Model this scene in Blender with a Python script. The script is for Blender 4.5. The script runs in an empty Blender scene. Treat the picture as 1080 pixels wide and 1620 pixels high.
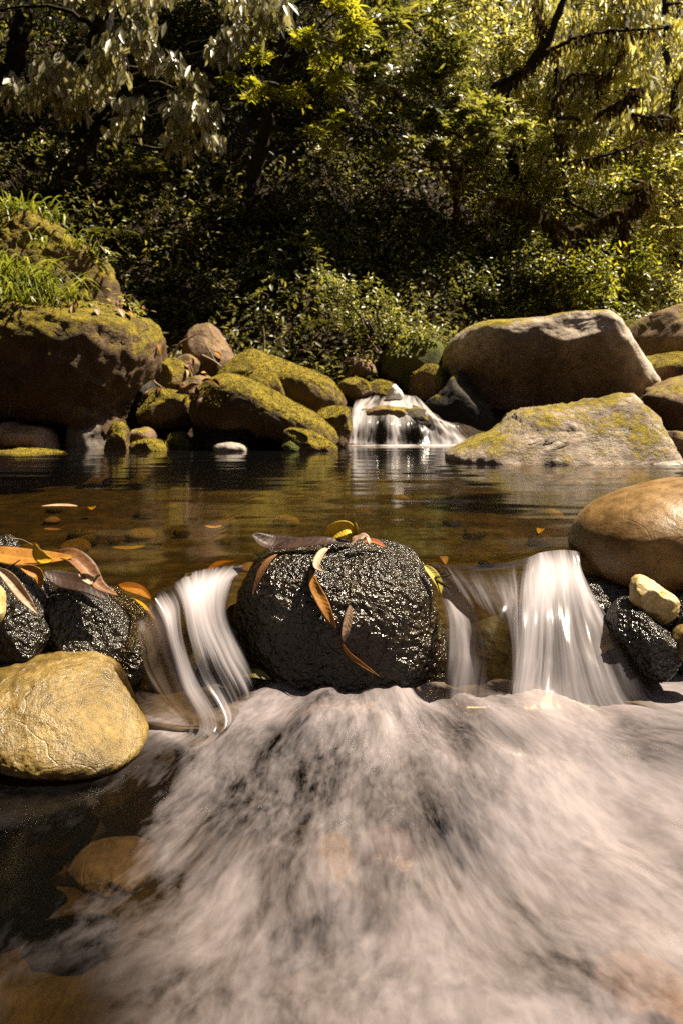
import bpy, bmesh, math, random
import numpy as np
from mathutils import Vector
from mathutils.bvhtree import BVHTree
R = math.radians
rng = np.random.default_rng(7)
random.seed(7)
SC = bpy.context.scene
COL = SC.collection

# ------------------------------------------------------------------ camera
F = 1080.0; CX, CY = 540.0, 630.0; CH = 0.36
cam = bpy.data.objects.new('camera', bpy.data.cameras.new('camera'))
COL.objects.link(cam)
cam.location = (0, 0, CH); cam.rotation_euler = (R(90), 0, 0)
cam.data.lens = 24; cam.data.sensor_width = 36
cam.data.shift_y = -180.0 / 1620.0
cam.data.clip_start = 0.02; cam.data.clip_end = 300
cam.data.dof.use_dof = True; cam.data.dof.focus_distance = 1.5; cam.data.dof.aperture_fstop = 7.0
SC.camera = cam
# ------------------------------------------------------------------ light
SUNV = Vector((0.48, 0.09, 0.86)).normalized()
W = bpy.data.worlds.new('World'); SC.world = W; W.use_nodes = True
wn = W.node_tree; sky = wn.nodes.new('ShaderNodeTexSky'); sky.sky_type = 'NISHITA'; sky.sun_disc = False
sky.sun_elevation = math.asin(SUNV.z); sky.sun_rotation = math.atan2(SUNV.x, SUNV.y)
bg = wn.nodes['Background']; bg.inputs['Strength'].default_value = 0.05
wb = wn.nodes.new('ShaderNodeMix'); wb.data_type = 'RGBA'; wb.blend_type = 'MULTIPLY'; wb.inputs[0].default_value = 1
wb.inputs[7].default_value = (1.0, .86, .76, 1)      # warm camera white balance on the skylight
wn.links.new(sky.outputs[0], wb.inputs[6]); wn.links.new(wb.outputs[2], bg.inputs['Color'])
sun = bpy.data.objects.new('sun', bpy.data.lights.new('sun', 'SUN')); COL.objects.link(sun)
sun.data.energy = 5.0; sun.data.angle = R(0.5); sun.data.color = (1.0, 0.86, 0.66)
sun.rotation_euler = SUNV.to_track_quat('Z', 'Y').to_euler()
SC.view_settings.view_transform = 'Standard'; SC.view_settings.look = 'None'
SC.view_settings.exposure = 1.95; SC.view_settings.gamma = 1
SC.cycles.max_bounces = 8; SC.cycles.transparent_max_bounces = 16
SC.cycles.caustics_reflective = False; SC.cycles.caustics_refractive = False; SC.cycles.diffuse_bounces = 2; SC.cycles.glossy_bounces = 3; SC.cycles.transmission_bounces = 4
SC.cycles.sample_clamp_indirect = 3; SC.cycles.sample_clamp_direct = 9
SC.cycles.use_denoising = False

# ------------------------------------------------------------------ helpers
def P(px, py, Y):
    return np.array([(px - CX) / F * Y, Y, CH - (py - CY) / F * Y])

def _h(ix, iy, iz, s):
    n = (ix.astype(np.int64) * 374761393 + iy.astype(np.int64) * 668265263 + iz.astype(np.int64) * 2147483647 + s * 1274126177) & 0xffffffff
    n = ((n ^ (n >> 13)) * 1274126177) & 0xffffffff
    n = n ^ (n >> 16)
    return (n & 0xffffff) / float(0xffffff)

def vnoise(p, s=0):
    p = np.asarray(p, float); i = np.floor(p).astype(np.int64); f = p - i
    f = f * f * f * (f * (f * 6 - 15) + 10)
    r = 0
    for dx in (0, 1):
        for dy in (0, 1):
            for dz in (0, 1):
                w = (f[:, 0] if dx else 1 - f[:, 0]) * (f[:, 1] if dy else 1 - f[:, 1]) * (f[:, 2] if dz else 1 - f[:, 2])
                r = r + w * _h(i[:, 0] + dx, i[:, 1] + dy, i[:, 2] + dz, s)
    return r * 2 - 1

def fbm(p, o=4, s=0, g=.5):
    a = 1; t = 0; r = 0; p = np.asarray(p, float)
    for k in range(o):
        r = r + a * vnoise(p, s + k); t += a; a *= g; p = p * 2.03 + 11.7
    return r / t

def catmull(pts, n):
    pts = np.asarray(pts, float)
    k = len(pts)
    if k == 2: return pts[0] + (pts[1] - pts[0]) * np.linspace(0, 1, n)[:, None]
    q = np.vstack([2 * pts[0] - pts[1], pts, 2 * pts[-1] - pts[-2]])
    t = np.linspace(0, k - 1 - 1e-9, n); i = t.astype(int); f = (t - i)[:, None]
    a, b, c, d = q[i], q[i + 1], q[i + 2], q[i + 3]
    return .5 * (2 * b + (c - a) * f + (2 * a - 5 * b + 4 * c - d) * f ** 2 + (3 * b - a - 3 * c + d) * f ** 3)

def mesh_np(name, verts, loops, sizes, mat, parent=None, smooth=True, origin=None, attrs=None):
    """verts (N,3); loops flat index array; sizes per face"""
    verts = np.asarray(verts, np.float64)
    if origin is None: origin = np.zeros(3)
    me = bpy.data.meshes.new(name)
    me.vertices.add(len(verts)); me.vertices.foreach_set('co', (verts - origin).astype(np.float32).ravel())
    loops = np.asarray(loops, np.int32).ravel(); sizes = np.asarray(sizes, np.int32)
    me.loops.add(len(loops)); me.loops.foreach_set('vertex_index', loops)
    me.polygons.add(len(sizes))
    st = np.zeros(len(sizes), np.int32); st[1:] = np.cumsum(sizes)[:-1]
    me.polygons.foreach_set('loop_start', st)
    me.polygons.foreach_set('use_smooth', np.full(len(sizes), smooth))
    me.update(calc_edges=True); me.validate()
    for k, (typ, arr) in (attrs or {}).items():
        a = me.attributes.new(k, typ, 'POINT')
        a.data.foreach_set('vector' if typ == 'FLOAT_VECTOR' else 'value', np.asarray(arr, np.float32).ravel())
    if mat is not None: me.materials.append(mat)
    o = bpy.data.objects.new(name, me); COL.objects.link(o)
    if parent is not None:
        o.parent = parent; o.location = Vector(origin) - parent.location
    else: o.location = origin
    return o

def grid_faces(nu, nv):
    i = np.arange(nu * nv).reshape(nu, nv)
    return np.stack([i[:-1, :-1], i[1:, :-1], i[1:, 1:], i[:-1, 1:]], -1).reshape(-1, 4)

def tag(o, label=None, cat=None, group=None, kind=None):
    for k, v in (('label', label), ('category', cat), ('group', group), ('kind', kind)):
        if v: o[k] = v
    return o

def empty(name, loc, label, cat, group=None):
    o = bpy.data.objects.new(name, None); COL.objects.link(o); o.location = Vector(loc)
    o.empty_display_size = .05
    return tag(o, label, cat, group)

class Geo:
    """collects tubes and other pieces into one mesh"""
    def __init__(s): s.v = []; s.l = []; s.z = []; s.n = 0
    def add(s, verts, faces):
        s.v.append(np.asarray(verts)); f = np.asarray(faces) + s.n
        s.l.append(f.ravel()); s.z.append(np.full(len(f), f.shape[1])); s.n += len(verts)
    def tube(s, pts, rad, sides=6, lump=0, lscale=8, seed=0):
        pts = np.asarray(pts, float); n = len(pts)
        rad = np.broadcast_to(np.asarray(rad, float), (n,))
        t = np.gradient(pts, axis=0); t /= np.linalg.norm(t, axis=1)[:, None] + 1e-9
        ref = np.array([0, 1., 0]) if abs(t[0][1]) < .8 else np.array([1., 0, 0])
        a = np.cross(t, ref); a /= np.linalg.norm(a, axis=1)[:, None] + 1e-9
        b = np.cross(t, a)
        th = np.arange(sides) / sides * 2 * np.pi
        ring = a[:, None, :] * np.cos(th)[None, :, None] + b[:, None, :] * np.sin(th)[None, :, None]
        V = pts[:, None, :] + ring * rad[:, None, None]
        if lump:
            q = V.reshape(-1, 3)
            V = V + ring * (lump * rad[:, None] * fbm(q * lscale, 3, seed).reshape(n, sides))[:, :, None]
        V = V.reshape(-1, 3)
        i = np.arange(n * sides).reshape(n, sides); j = np.roll(i, -1, 1)
        s.add(V, np.stack([i[:-1], j[:-1], j[1:], i[1:]], -1).reshape(-1, 4))
    def build(s, name, mat, parent=None, origin=None, smooth=True):
        return mesh_np(name, np.vstack(s.v), np.concatenate(s.l), np.concatenate(s.z), mat, parent, smooth, origin)

# ------------------------------------------------------------------ materials
def nt(name):
    m = bpy.data.materials.new(name); m.use_nodes = True
    t = m.node_tree; t.nodes.clear()
    def N(typ, **kw):
        n = t.nodes.new(typ)
        for k, v in kw.items():
            if k.startswith('i_'):
                key = k[2:].replace('_', ' ')
                n.inputs[int(key) if key.isdigit() else key].default_value = v
            else: setattr(n, k, v)
        return n
    def L(a, b): t.links.new(a, b)
    out = N('ShaderNodeOutputMaterial')
    return m, N, L, out

def ramp(N, L, src, stops):
    r = N('ShaderNodeValToRGB'); e = r.color_ramp.elements
    while len(e) < len(stops): e.new(.5)
    for k, (p, c) in enumerate(stops):
        e[k].position = p
        e[k].color = (*c, 1) if not np.isscalar(c) else (c, c, c, 1)
    L(src, r.inputs[0]); return r.outputs[0]

def noise(N, L, vec, scale, detail=6, rough=.6, dist=0):
    n = N('ShaderNodeTexNoise'); n.inputs['Scale'].default_value = scale; n.inputs['Detail'].default_value = detail
    n.inputs['Roughness'].default_value = rough; n.inputs['Distortion'].default_value = dist
    if vec is not None: L(vec, n.inputs['Vector'])
    return n.outputs['Fac']

def math_(N, L, op, a, b, clamp=False):
    n = N('ShaderNodeMath', operation=op, use_clamp=clamp)
    for k, x in enumerate((a, b)):
        if x is None: continue
        if isinstance(x, (int, float)): n.inputs[k].default_value = x
        else: L(x, n.inputs[k])
    return n.outputs[0]

def mixc(N, L, f, a, b, blend='MIX'):
    n = N('ShaderNodeMix', data_type='RGBA', blend_type=blend)
    for k, x in ((0, f), (6, a), (7, b)):
        if isinstance(x, (int, float)): n.inputs[k].default_value = x
        elif isinstance(x, tuple): n.inputs[k].default_value = (*x, 1)
        else: L(x, n.inputs[k])
    return n.outputs[2]

def maprange(N, L, v, a, b, c=0, d=1):
    n = N('ShaderNodeMapRange'); n.inputs[1].default_value = a; n.inputs[2].default_value = b
    n.inputs[3].default_value = c; n.inputs[4].default_value = d; n.clamp = True; L(v, n.inputs[0]); return n.outputs[0]

def rock_mat(name, cols, scale=4, moss=0., mossc=((.022, .02, .004), (.34, .255, .015)), rough=.75, spec=.3, bump=.5, bscale=30,
             fine=0., wet=0, bdet=10, streak=False, mossbias=0., coat=0., layer=0.):
    m, N, L, out = nt(name)
    tc = N('ShaderNodeTexCoord').outputs['Object']; geo = N('ShaderNodeNewGeometry')
    if layer:
        mp = N('ShaderNodeMapping'); mp.inputs['Scale'].default_value = (1, 1, layer); mp.inputs['Rotation'].default_value = (0, R(14), 0)
        L(tc, mp.inputs[0]); tv = mp.outputs[0]
    else: tv = tc
    n1 = noise(N, L, tv, scale, 9, .65, .4)
    base = ramp(N, L, n1, [(p, c) for p, c in zip(np.linspace(.3, .7, len(cols)), cols)])
    n2 = noise(N, L, tc, scale * 9, 8, .7)
    base = mixc(N, L, .7, base, ramp(N, L, n2, [(.33, .35), (.55, 1.), (.72, 1.35)]), 'MULTIPLY')
    pb = N('ShaderNodeBsdfPrincipled'); pb.inputs['Specular IOR Level'].default_value = spec
    hb = noise(N, L, tv, bscale, bdet, .68 if bdet > 5 else .5)
    vor = N('ShaderNodeTexVoronoi', feature='DISTANCE_TO_EDGE'); vor.inputs['Scale'].default_value = scale * 1.3
    wv = N('ShaderNodeVectorMath', operation='ADD'); L(tv, wv.inputs[0])
    nn = N('ShaderNodeTexNoise'); nn.inputs['Scale'].default_value = scale * 2; L(tc, nn.inputs['Vector'])
    sc = N('ShaderNodeVectorMath', operation='SCALE'); sc.inputs[3].default_value = .5 / scale; L(nn.outputs['Color'], sc.inputs[0]); L(sc.outputs[0], wv.inputs[1])
    L(wv.outputs[0], vor.inputs['Vector'])
    crack = maprange(N, L, vor.outputs['Distance'], 0, .012, 0, 1)
    height = math_(N, L, 'ADD', hb, math_(N, L, 'MULTIPLY', crack, .12))
    if fine:
        v2 = N('ShaderNodeTexVoronoi'); v2.inputs['Scale'].default_value = fine; L(tc, v2.inputs['Vector'])
        height = math_(N, L, 'ADD', height, math_(N, L, 'MULTIPLY', v2.outputs['Distance'], .6))
    rg = maprange(N, L, n2, .35, .7, max(rough - .12, .03), min(rough + .12, 1))
    if moss > 0:
        nz = N('ShaderNodeSeparateXYZ'); L(geo.outputs['Normal'], nz.inputs[0])
        a = math_(N, L, 'MULTIPLY', nz.outputs['Z'], .75)
        nm = noise(N, L, tc, scale * 1.2, 7, .65); nmf = noise(N, L, tc, scale * 10, 5, .7)
        a = math_(N, L, 'ADD', a, math_(N, L, 'MULTIPLY', math_(N, L, 'SUBTRACT', nm, .5), 2.2))
        a = math_(N, L, 'ADD', a, math_(N, L, 'MULTIPLY', math_(N, L, 'SUBTRACT', nmf, .5), .8))
        mask = maprange(N, L, a, .9 - moss - .18, .9 - moss + .18)
        mc = ramp(N, L, noise(N, L, tc, scale * 5, 7, .7), [(.32, mossc[0]), (.5, tuple((np.array(mossc[0]) + np.array(mossc[1])) / 2)), (.68, mossc[1])])
        mc = mixc(N, L, .8, mc, ramp(N, L, noise(N, L, tc, 70, 6, .75), [(.3, .25), (.55, 1.), (.7, 1.5)]), 'MULTIPLY')
        base = mixc(N, L, mask, base, mc)
        rg = mixc(N, L, mask, rg, (.95, .95, .95))
        mb = noise(N, L, tc, 75, 8, .8)
        height = math_(N, L, 'ADD', height, math_(N, L, 'MULTIPLY', mask, math_(N, L, 'MULTIPLY', mb, 1.6)))
    L(base, pb.inputs['Base Color']); L(rg, pb.inputs['Roughness'])
    bp = N('ShaderNodeBump'); bp.inputs['Strength'].default_value = bump; bp.inputs['Distance'].default_value = .02
    L(height, bp.inputs['Height']); L(bp.outputs[0], pb.inputs['Normal'])
    if coat:
        pb.inputs['Coat Weight'].default_value = coat; pb.inputs['Coat Roughness'].default_value = .12
        L(bp.outputs[0], pb.inputs['Coat Normal'])
    L(pb.outputs[0], out.inputs[0]); return m

def leaf_mat(name, cols, transl=.45, rough=.42, spec=.5, tcol=1.3):
    m, N, L, out = nt(name)
    at = N('ShaderNodeAttribute', attribute_name='tone')
    c = ramp(N, L, at.outputs['Fac'], [(p, k) for p, k in zip(np.linspace(0, 1, len(cols)), cols)])
    tc = N('ShaderNodeTexCoord').outputs['Object']
    c = mixc(N, L, .6, c, ramp(N, L, noise(N, L, tc, 28, 3), [(.35, .55), (.65, 1.25)]), 'MULTIPLY')
    pb = N('ShaderNodeBsdfPrincipled'); pb.inputs['Roughness'].default_value = rough; pb.inputs['Specular IOR Level'].default_value = spec
    L(c, pb.inputs['Base Color'])
    tr = N('ShaderNodeBsdfTranslucent'); L(mixc(N, L, 1., c, (tcol * 1.05, tcol, tcol * .6), 'MULTIPLY'), tr.inputs[0])
    mx = N('ShaderNodeMixShader'); mx.inputs[0].default_value = transl
    L(pb.outputs[0], mx.inputs[1]); L(tr.outputs[0], mx.inputs[2]); L(mx.outputs[0], out.inputs[0]); return m

def bark_mat(name, cols, moss=.4, mossc=((.02, .02, .004), (.12, .1, .015))):
    return rock_mat(name, cols, 5, moss, mossc, .9, .15, .8, 22)

def deadleaf_mat(name, a, b, spot=(.02, .01, .004), rough=.55, transl=.25, spots=.58, wet=.3):
    m, N, L, out = nt(name)
    tc = N('ShaderNodeTexCoord').outputs['Object']
    fl = N('ShaderNodeAttribute', attribute_name='flow')
    sx = N('ShaderNodeSeparateXYZ'); L(fl.outputs['Vector'], sx.inputs[0])
    c = ramp(N, L, noise(N, L, tc, 30, 5, .6), [(.3, a), (.7, b)])
    c = mixc(N, L, ramp(N, L, noise(N, L, tc, 130, 4, .7), [(spots, 0.), (spots + .08, 1.)]), c, spot)
    edge = maprange(N, L, math_(N, L, 'ABSOLUTE', sx.outputs[0], None), .75, 1.02, 0, .6)
    c = mixc(N, L, edge, c, spot)
    rib = maprange(N, L, math_(N, L, 'ABSOLUTE', sx.outputs[0], None), .0, .1, .55, 0)
    c = mixc(N, L, rib, c, tuple(np.minimum(np.array(b) * 1.4, .9)))
    # side veins
    vv = math_(N, L, 'SINE', math_(N, L, 'ADD', math_(N, L, 'MULTIPLY', sx.outputs[1], 75.), math_(N, L, 'MULTIPLY', math_(N, L, 'ABSOLUTE', sx.outputs[0], None), -7.)), None)
    pb = N('ShaderNodeBsdfPrincipled'); pb.inputs['Roughness'].default_value = rough; pb.inputs['Specular IOR Level'].default_value = wet
    L(c, pb.inputs['Base Color'])
    bp = N('ShaderNodeBump'); bp.inputs['Strength'].default_value = .35; bp.inputs['Distance'].default_value = .004
    L(math_(N, L, 'ADD', math_(N, L, 'MULTIPLY', vv, .08), noise(N, L, tc, 90, 5)), bp.inputs['Height']); L(bp.outputs[0], pb.inputs['Normal'])
    tr = N('ShaderNodeBsdfTranslucent'); L(c, tr.inputs[0])
    mx = N('ShaderNodeMixShader'); mx.inputs[0].default_value = transl
    L(pb.outputs[0], mx.inputs[1]); L(tr.outputs[0], mx.inputs[2]); L(mx.outputs[0], out.inputs[0]); return m

def water_shader(N, L, normal, tint, rough):
    fr = N('ShaderNodeFresnel'); fr.inputs['IOR'].default_value = 1.33
    if normal is not None: L(normal, fr.inputs['Normal'])
    tr = N('ShaderNodeBsdfTransparent'); tr.inputs[0].default_value = (*tint, 1)
    gl = N('ShaderNodeBsdfGlossy'); gl.inputs['Roughness'].default_value = rough; gl.inputs[0].default_value = (1, 1, 1, 1)
    if normal is not None: L(normal, gl.inputs['Normal'])
    mx = N('ShaderNodeMixShader'); L(fr.outputs[0], mx.inputs[0]); L(tr.outputs[0], mx.inputs[1]); L(gl.outputs[0], mx.inputs[2])
    return mx.outputs[0]

def pool_mat():
    m, N, L, out = nt('still_water')
    tc = N('ShaderNodeTexCoord').outputs['Object']
    mp = N('ShaderNodeMapping'); mp.inputs['Scale'].default_value = (.5, 2.0, 1); L(tc, mp.inputs[0])
    n1 = noise(N, L, mp.outputs[0], 3.5, 3, .5, .3)
    bp = N('ShaderNodeBump'); bp.inputs['Strength'].default_value = .035; bp.inputs['Distance'].default_value = .02
    L(n1, bp.inputs['Height'])
    L(water_shader(N, L, bp.outputs[0], (.60, .48, .25), .105), out.inputs[0]); return m

def foam_mat(name, su, sv, contrast, gain, dist=.5, tint=(.6, .45, .25), fine=4., finev=2.2, rough=.2, bump=.3, film=True, fw_=.38, col=(.7, .66, .66)):
    """clear water with white aerated water over it: attribute 'foam' is how much air, 'flow' runs along the current"""
    m, N, L, out = nt(name)
    fl = N('ShaderNodeAttribute', attribute_name='flow').outputs['Vector']
    fo = N('ShaderNodeAttribute', attribute_name='foam').outputs['Fac']
    def strand(a, b, det):
        mp = N('ShaderNodeMapping'); mp.inputs['Scale'].default_value = (a, b, 1); L(fl, mp.inputs[0])
        return noise(N, L, mp.outputs[0], 1., det, .62, dist)
    s1 = strand(su, sv, 5); s2 = strand(su * fine, sv * finev, 6)
    s = math_(N, L, 'ADD', math_(N, L, 'MULTIPLY', s1, 1 - fw_), math_(N, L, 'MULTIPLY', s2, fw_))
    a = math_(N, L, 'ADD', math_(N, L, 'MULTIPLY', fo, gain), math_(N, L, 'MULTIPLY', math_(N, L, 'SUBTRACT', s, .5), contrast))
    # no foam where attribute is zero
    a = math_(N, L, 'MULTIPLY', a, maprange(N, L, fo, 0, .18))
    mask = maprange(N, L, a, .0, 1., 0, .97)
    bp = N('ShaderNodeBump'); bp.inputs['Strength'].default_value = bump; bp.inputs['Distance'].default_value = .01; L(s, bp.inputs['Height'])
    w = water_shader(N, L, bp.outputs[0], tint, rough)
    df = N('ShaderNodeBsdfDiffuse'); df.inputs[0].default_value = (*col, 1); L(bp.outputs[0], df.inputs['Normal'])
    tl = N('ShaderNodeBsdfTranslucent'); tl.inputs[0].default_value = (*col, 1)
    fm = N('ShaderNodeMixShader'); fm.inputs[0].default_value = .45; L(df.outputs[0], fm.inputs[1]); L(tl.outputs[0], fm.inputs[2])
    mx = N('ShaderNodeMixShader'); L(mask, mx.inputs[0]); L(w, mx.inputs[1]); L(fm.outputs[0], mx.inputs[2])
    if film:      # the sheet of falling water tears and thins to nothing where no air or current carries it
        tp = N('ShaderNodeBsdfTransparent'); fx = N('ShaderNodeMixShader'); L(math_(N, L, 'MULTIPLY', maprange(N, L, math_(N, L, 'ADD', fo, math_(N, L, 'MULTIPLY', math_(N, L, 'SUBTRACT', s, .5), 1.1)), .03, .32), maprange(N, L, fo, .0, .09)), fx.inputs[0])
        L(tp.outputs[0], fx.inputs[1]); L(mx.outputs[0], fx.inputs[2]); mx = fx
    L(mx.outputs[0], out.inputs[0]); return m

def ground_mat():
    m, N, L, out = nt('soil')
    tc = N('ShaderNodeTexCoord').outputs['Object']
    c = ramp(N, L, noise(N, L, tc, 5, 10, .7), [(.3, (.008, .005, .003)), (.5, (.022, .013, .006)), (.64, (.035, .022, .010)), (.78, (.07, .045, .022))])
    v = N('ShaderNodeTexVoronoi'); v.inputs['Scale'].default_value = 22; L(tc, v.inputs['Vector'])
    c = mixc(N, L, .5, c, ramp(N, L, v.outputs['Color'], [(.2, .4), (.8, 1.5)]), 'MULTIPLY')
    sz = N('ShaderNodeSeparateXYZ'); L(tc, sz.inputs[0])
    gravel = ramp(N, L, noise(N, L, tc, 7, 9, .7), [(.3, (.010, .007, .003)), (.5, (.03, .022, .008)), (.65, (.065, .05, .02)), (.78, (.14, .11, .05))])
    c = mixc(N, L, maprange(N, L, sz.outputs['Z'], .0, .06), gravel, c)       # stream bed gravel below, forest soil above
    pb = N('ShaderNodeBsdfPrincipled'); pb.inputs['Roughness'].default_value = .9; pb.inputs['Specular IOR Level'].default_value = .15
    L(c, pb.inputs['Base Color'])
    bp = N('ShaderNodeBump'); bp.inputs['Strength'].default_value = .8; bp.inputs['Distance'].default_value = .03
    L(math_(N, L, 'ADD', v.outputs['Distance'], noise(N, L, tc, 30, 8, .7)), bp.inputs['Height']); L(bp.outputs[0], pb.inputs['Normal'])
    L(pb.outputs[0], out.inputs[0]); return m

M = {}
M['soil'] = ground_mat()
M['pool'] = pool_mat()
M['wetblack'] = rock_mat('wet_black_rock', [(.005, .0035, .0015), (.016, .011, .005), (.042, .03, .014)], 7, rough=.24, spec=.5, bump=.85, bscale=88, bdet=3)
M['wetblack2'] = rock_mat('wet_dark_rock', [(.006, .005, .004), (.016, .013, .009), (.035, .03, .022)], 9, rough=.24, spec=.5, bump=.9, bscale=90, bdet=3)
M['yellow'] = rock_mat('ochre_rock', [(.05, .033, .008), (.145, .095, .022), (.24, .165, .045)], 6, rough=.36, spec=.5, bump=.5, bscale=42, bdet=8)
M['tan'] = rock_mat('tan_rock', [(.09, .048, .015), (.18, .105, .036), (.27, .175, .075)], 3, rough=.42, spec=.45, bump=.28, bscale=45)
M['cream'] = rock_mat('cream_rock', [(.25, .16, .05), (.5, .38, .16), (.62, .52, .3)], 22, rough=.4, spec=.4, bump=.3, bscale=70)
M['redstone'] = rock_mat('red_brown_rock', [(.02, .007, .003), (.05, .017, .008), (.07, .028, .014)], 10, rough=.3, spec=.5, bump=.3)
M['greyrock'] = rock_mat('grey_rock', [(.08, .058, .038), (.28, .22, .165), (.58, .51, .43)], 1.8, moss=.30, rough=.8, bump=.6, bscale=14)
M['slab'] = rock_mat('slab_rock', [(.07, .05, .033), (.25, .195, .145), (.44, .37, .30)], 3.4, moss=.36, rough=.75, bump=.8, bscale=16, layer=2.5)
M['brown'] = rock_mat('brown_rock', [(.05, .03, .015), (.14, .085, .045), (.24, .16, .09)], 5, moss=.2, rough=.8, bump=.7, bscale=20)
M['mossy'] = rock_mat('mossy_rock', [(.03, .02, .01), (.09, .055, .025), (.17, .11, .05)], 4, moss=.72, rough=.85, bump=.9, bscale=20)
M['mossbank'] = rock_mat('mossy_bank_rock', [(.03, .02, .01), (.10, .06, .03), (.2, .13, .06)], 2.6, moss=.72, rough=.85, bump=1., bscale=16)
M['greenmoss'] = rock_mat('green_moss_rock', [(.03, .03, .01), (.06, .06, .015), (.1, .08, .03)], 4, moss=.8, mossc=((.03, .04, .006), (.13, .15, .015)), rough=.9, bump=.9)
M['pink'] = rock_mat('pink_rock', [(.12, .06, .04), (.27, .16, .11), (.36, .25, .19)], 6, moss=.05, rough=.7, bump=.6, bscale=26)
M['postgrey'] = rock_mat('grey_brown_rock', [(.04, .03, .025), (.09, .075, .06), (.14, .12, .10)], 6, rough=.6, bump=.5)
M['darkrock'] = rock_mat('dark_rock', [(.006, .005, .004), (.018, .014, .009), (.036, .028, .019)], 5, moss=.06, rough=.7, spec=.15, bump=.6)
M['palewhite'] = rock_mat('white_rock', [(.4, .37, .32), (.6, .57, .52), (.7, .68, .64)], 7, rough=.6, bump=.3)
M['white'] = rock_mat('pale_rock', [(.12, .10, .08), (.22, .195, .165), (.36, .33, .29)], 7, rough=.6, bump=.3)
M['bark'] = bark_mat('dark_bark', [(.008, .006, .004), (.025, .017, .01), (.05, .035, .02)], .2)
M['redbark'] = bark_mat('red_bark', [(.03, .014, .007), (.08, .04, .02), (.13, .07, .035)], .15)
M['mossbark'] = bark_mat('mossy_bark', [(.015, .01, .005), (.035, .022, .01), (.06, .04, .018)], .55, ((.03, .022, .006), (.11, .075, .015)))
M['twig'] = rock_mat('dead_twig', [(.05, .035, .02), (.16, .11, .06), (.26, .2, .13)], 12, rough=.8, bump=.3)

# ------------------------------------------------------------------ leaves engine
class Leaves:
    def __init__(s): s.b = []; s.d = []; s.n = []; s.L = []; s.W = []; s.k = []; s.t = []
    def add(s, b, d, n, L, W, droop, tone):
        m = len(b)
        s.b.append(b); s.d.append(np.broadcast_to(d, (m, 3))); s.n.append(np.broadcast_to(n, (m, 3))); s.L.append(np.broadcast_to(L, (m,)))
        s.W.append(np.broadcast_to(W, (m,))); s.k.append(np.broadcast_to(droop, (m,))); s.t.append(np.broadcast_to(tone, (m,)))
    def count(s): return sum(len(x) for x in s.b)
    def build(s, name, mat, parent=None, origin=None):
        b = np.vstack(s.b); d = np.vstack(s.d); n = np.vstack(s.n); Ln = np.concatenate(s.L)[:, None]; Wd = np.concatenate(s.W)[:, None]
        k = np.concatenate(s.k)[:, None]; t = np.concatenate(s.t)
        d = d / (np.linalg.norm(d, axis=1)[:, None] + 1e-9)
        sd = np.cross(d, n); sd /= np.linalg.norm(sd, axis=1)[:, None] + 1e-9
        nn = np.cross(sd, d)
        dn = np.array([0, 0, -1.])
        c1 = b + d * Ln * .36 + dn * Ln * k * .12; c2 = b + d * Ln * .7 + dn * Ln * k * .45; tip = b + d * Ln + dn * Ln * k
        l1 = c1 - sd * Wd * .5 + nn * Wd * .15; r1 = c1 + sd * Wd * .5 + nn * Wd * .15
        l2 = c2 - sd * Wd * .4 + nn * Wd * .12; r2 = c2 + sd * Wd * .4 + nn * Wd * .12
        V = np.stack([b, r1, r2, tip, l2, l1, c1, c2], 1).reshape(-1, 3)
        m = len(b); o = (np.arange(m) * 8)[:, None]
        tri = np.array([0, 1, 6, 0, 6, 5, 7, 2, 3, 7, 3, 4]); quad = np.array([6, 1, 2, 7, 6, 7, 4, 5])
        loops = np.concatenate([o + tri, o + quad], 1).ravel()
        sizes = np.tile([3, 3, 3, 3, 4, 4], m)
        return mesh_np(name, V, loops, sizes, mat, parent, True, origin, {'tone': ('FLOAT', np.repeat(t, 8))})

def runit(n, r=rng):
    v = r.normal(size=(n, 3)); return v / np.linalg.norm(v, axis=1)[:, None]

lv_ok = True
M['mossleaf'] = leaf_mat('moss_tufts', [(.03, .026, .004), (.16, .125, .01), (.33, .26, .02)], .3, .8, .1)
# ------------------------------------------------------------------ rocks
_ico = {}
def ico(n):
    if n not in _ico:
        bm = bmesh.new(); bmesh.ops.create_icosphere(bm, subdivisions=n, radius=1)
        bm.verts.ensure_lookup_table()
        v = np.array([q.co for q in bm.verts]); f = np.array([[q.index for q in p.verts] for p in bm.faces]); bm.free()
        _ico[n] = (v / np.linalg.norm(v, axis=1)[:, None], f)
    return _ico[n]

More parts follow.
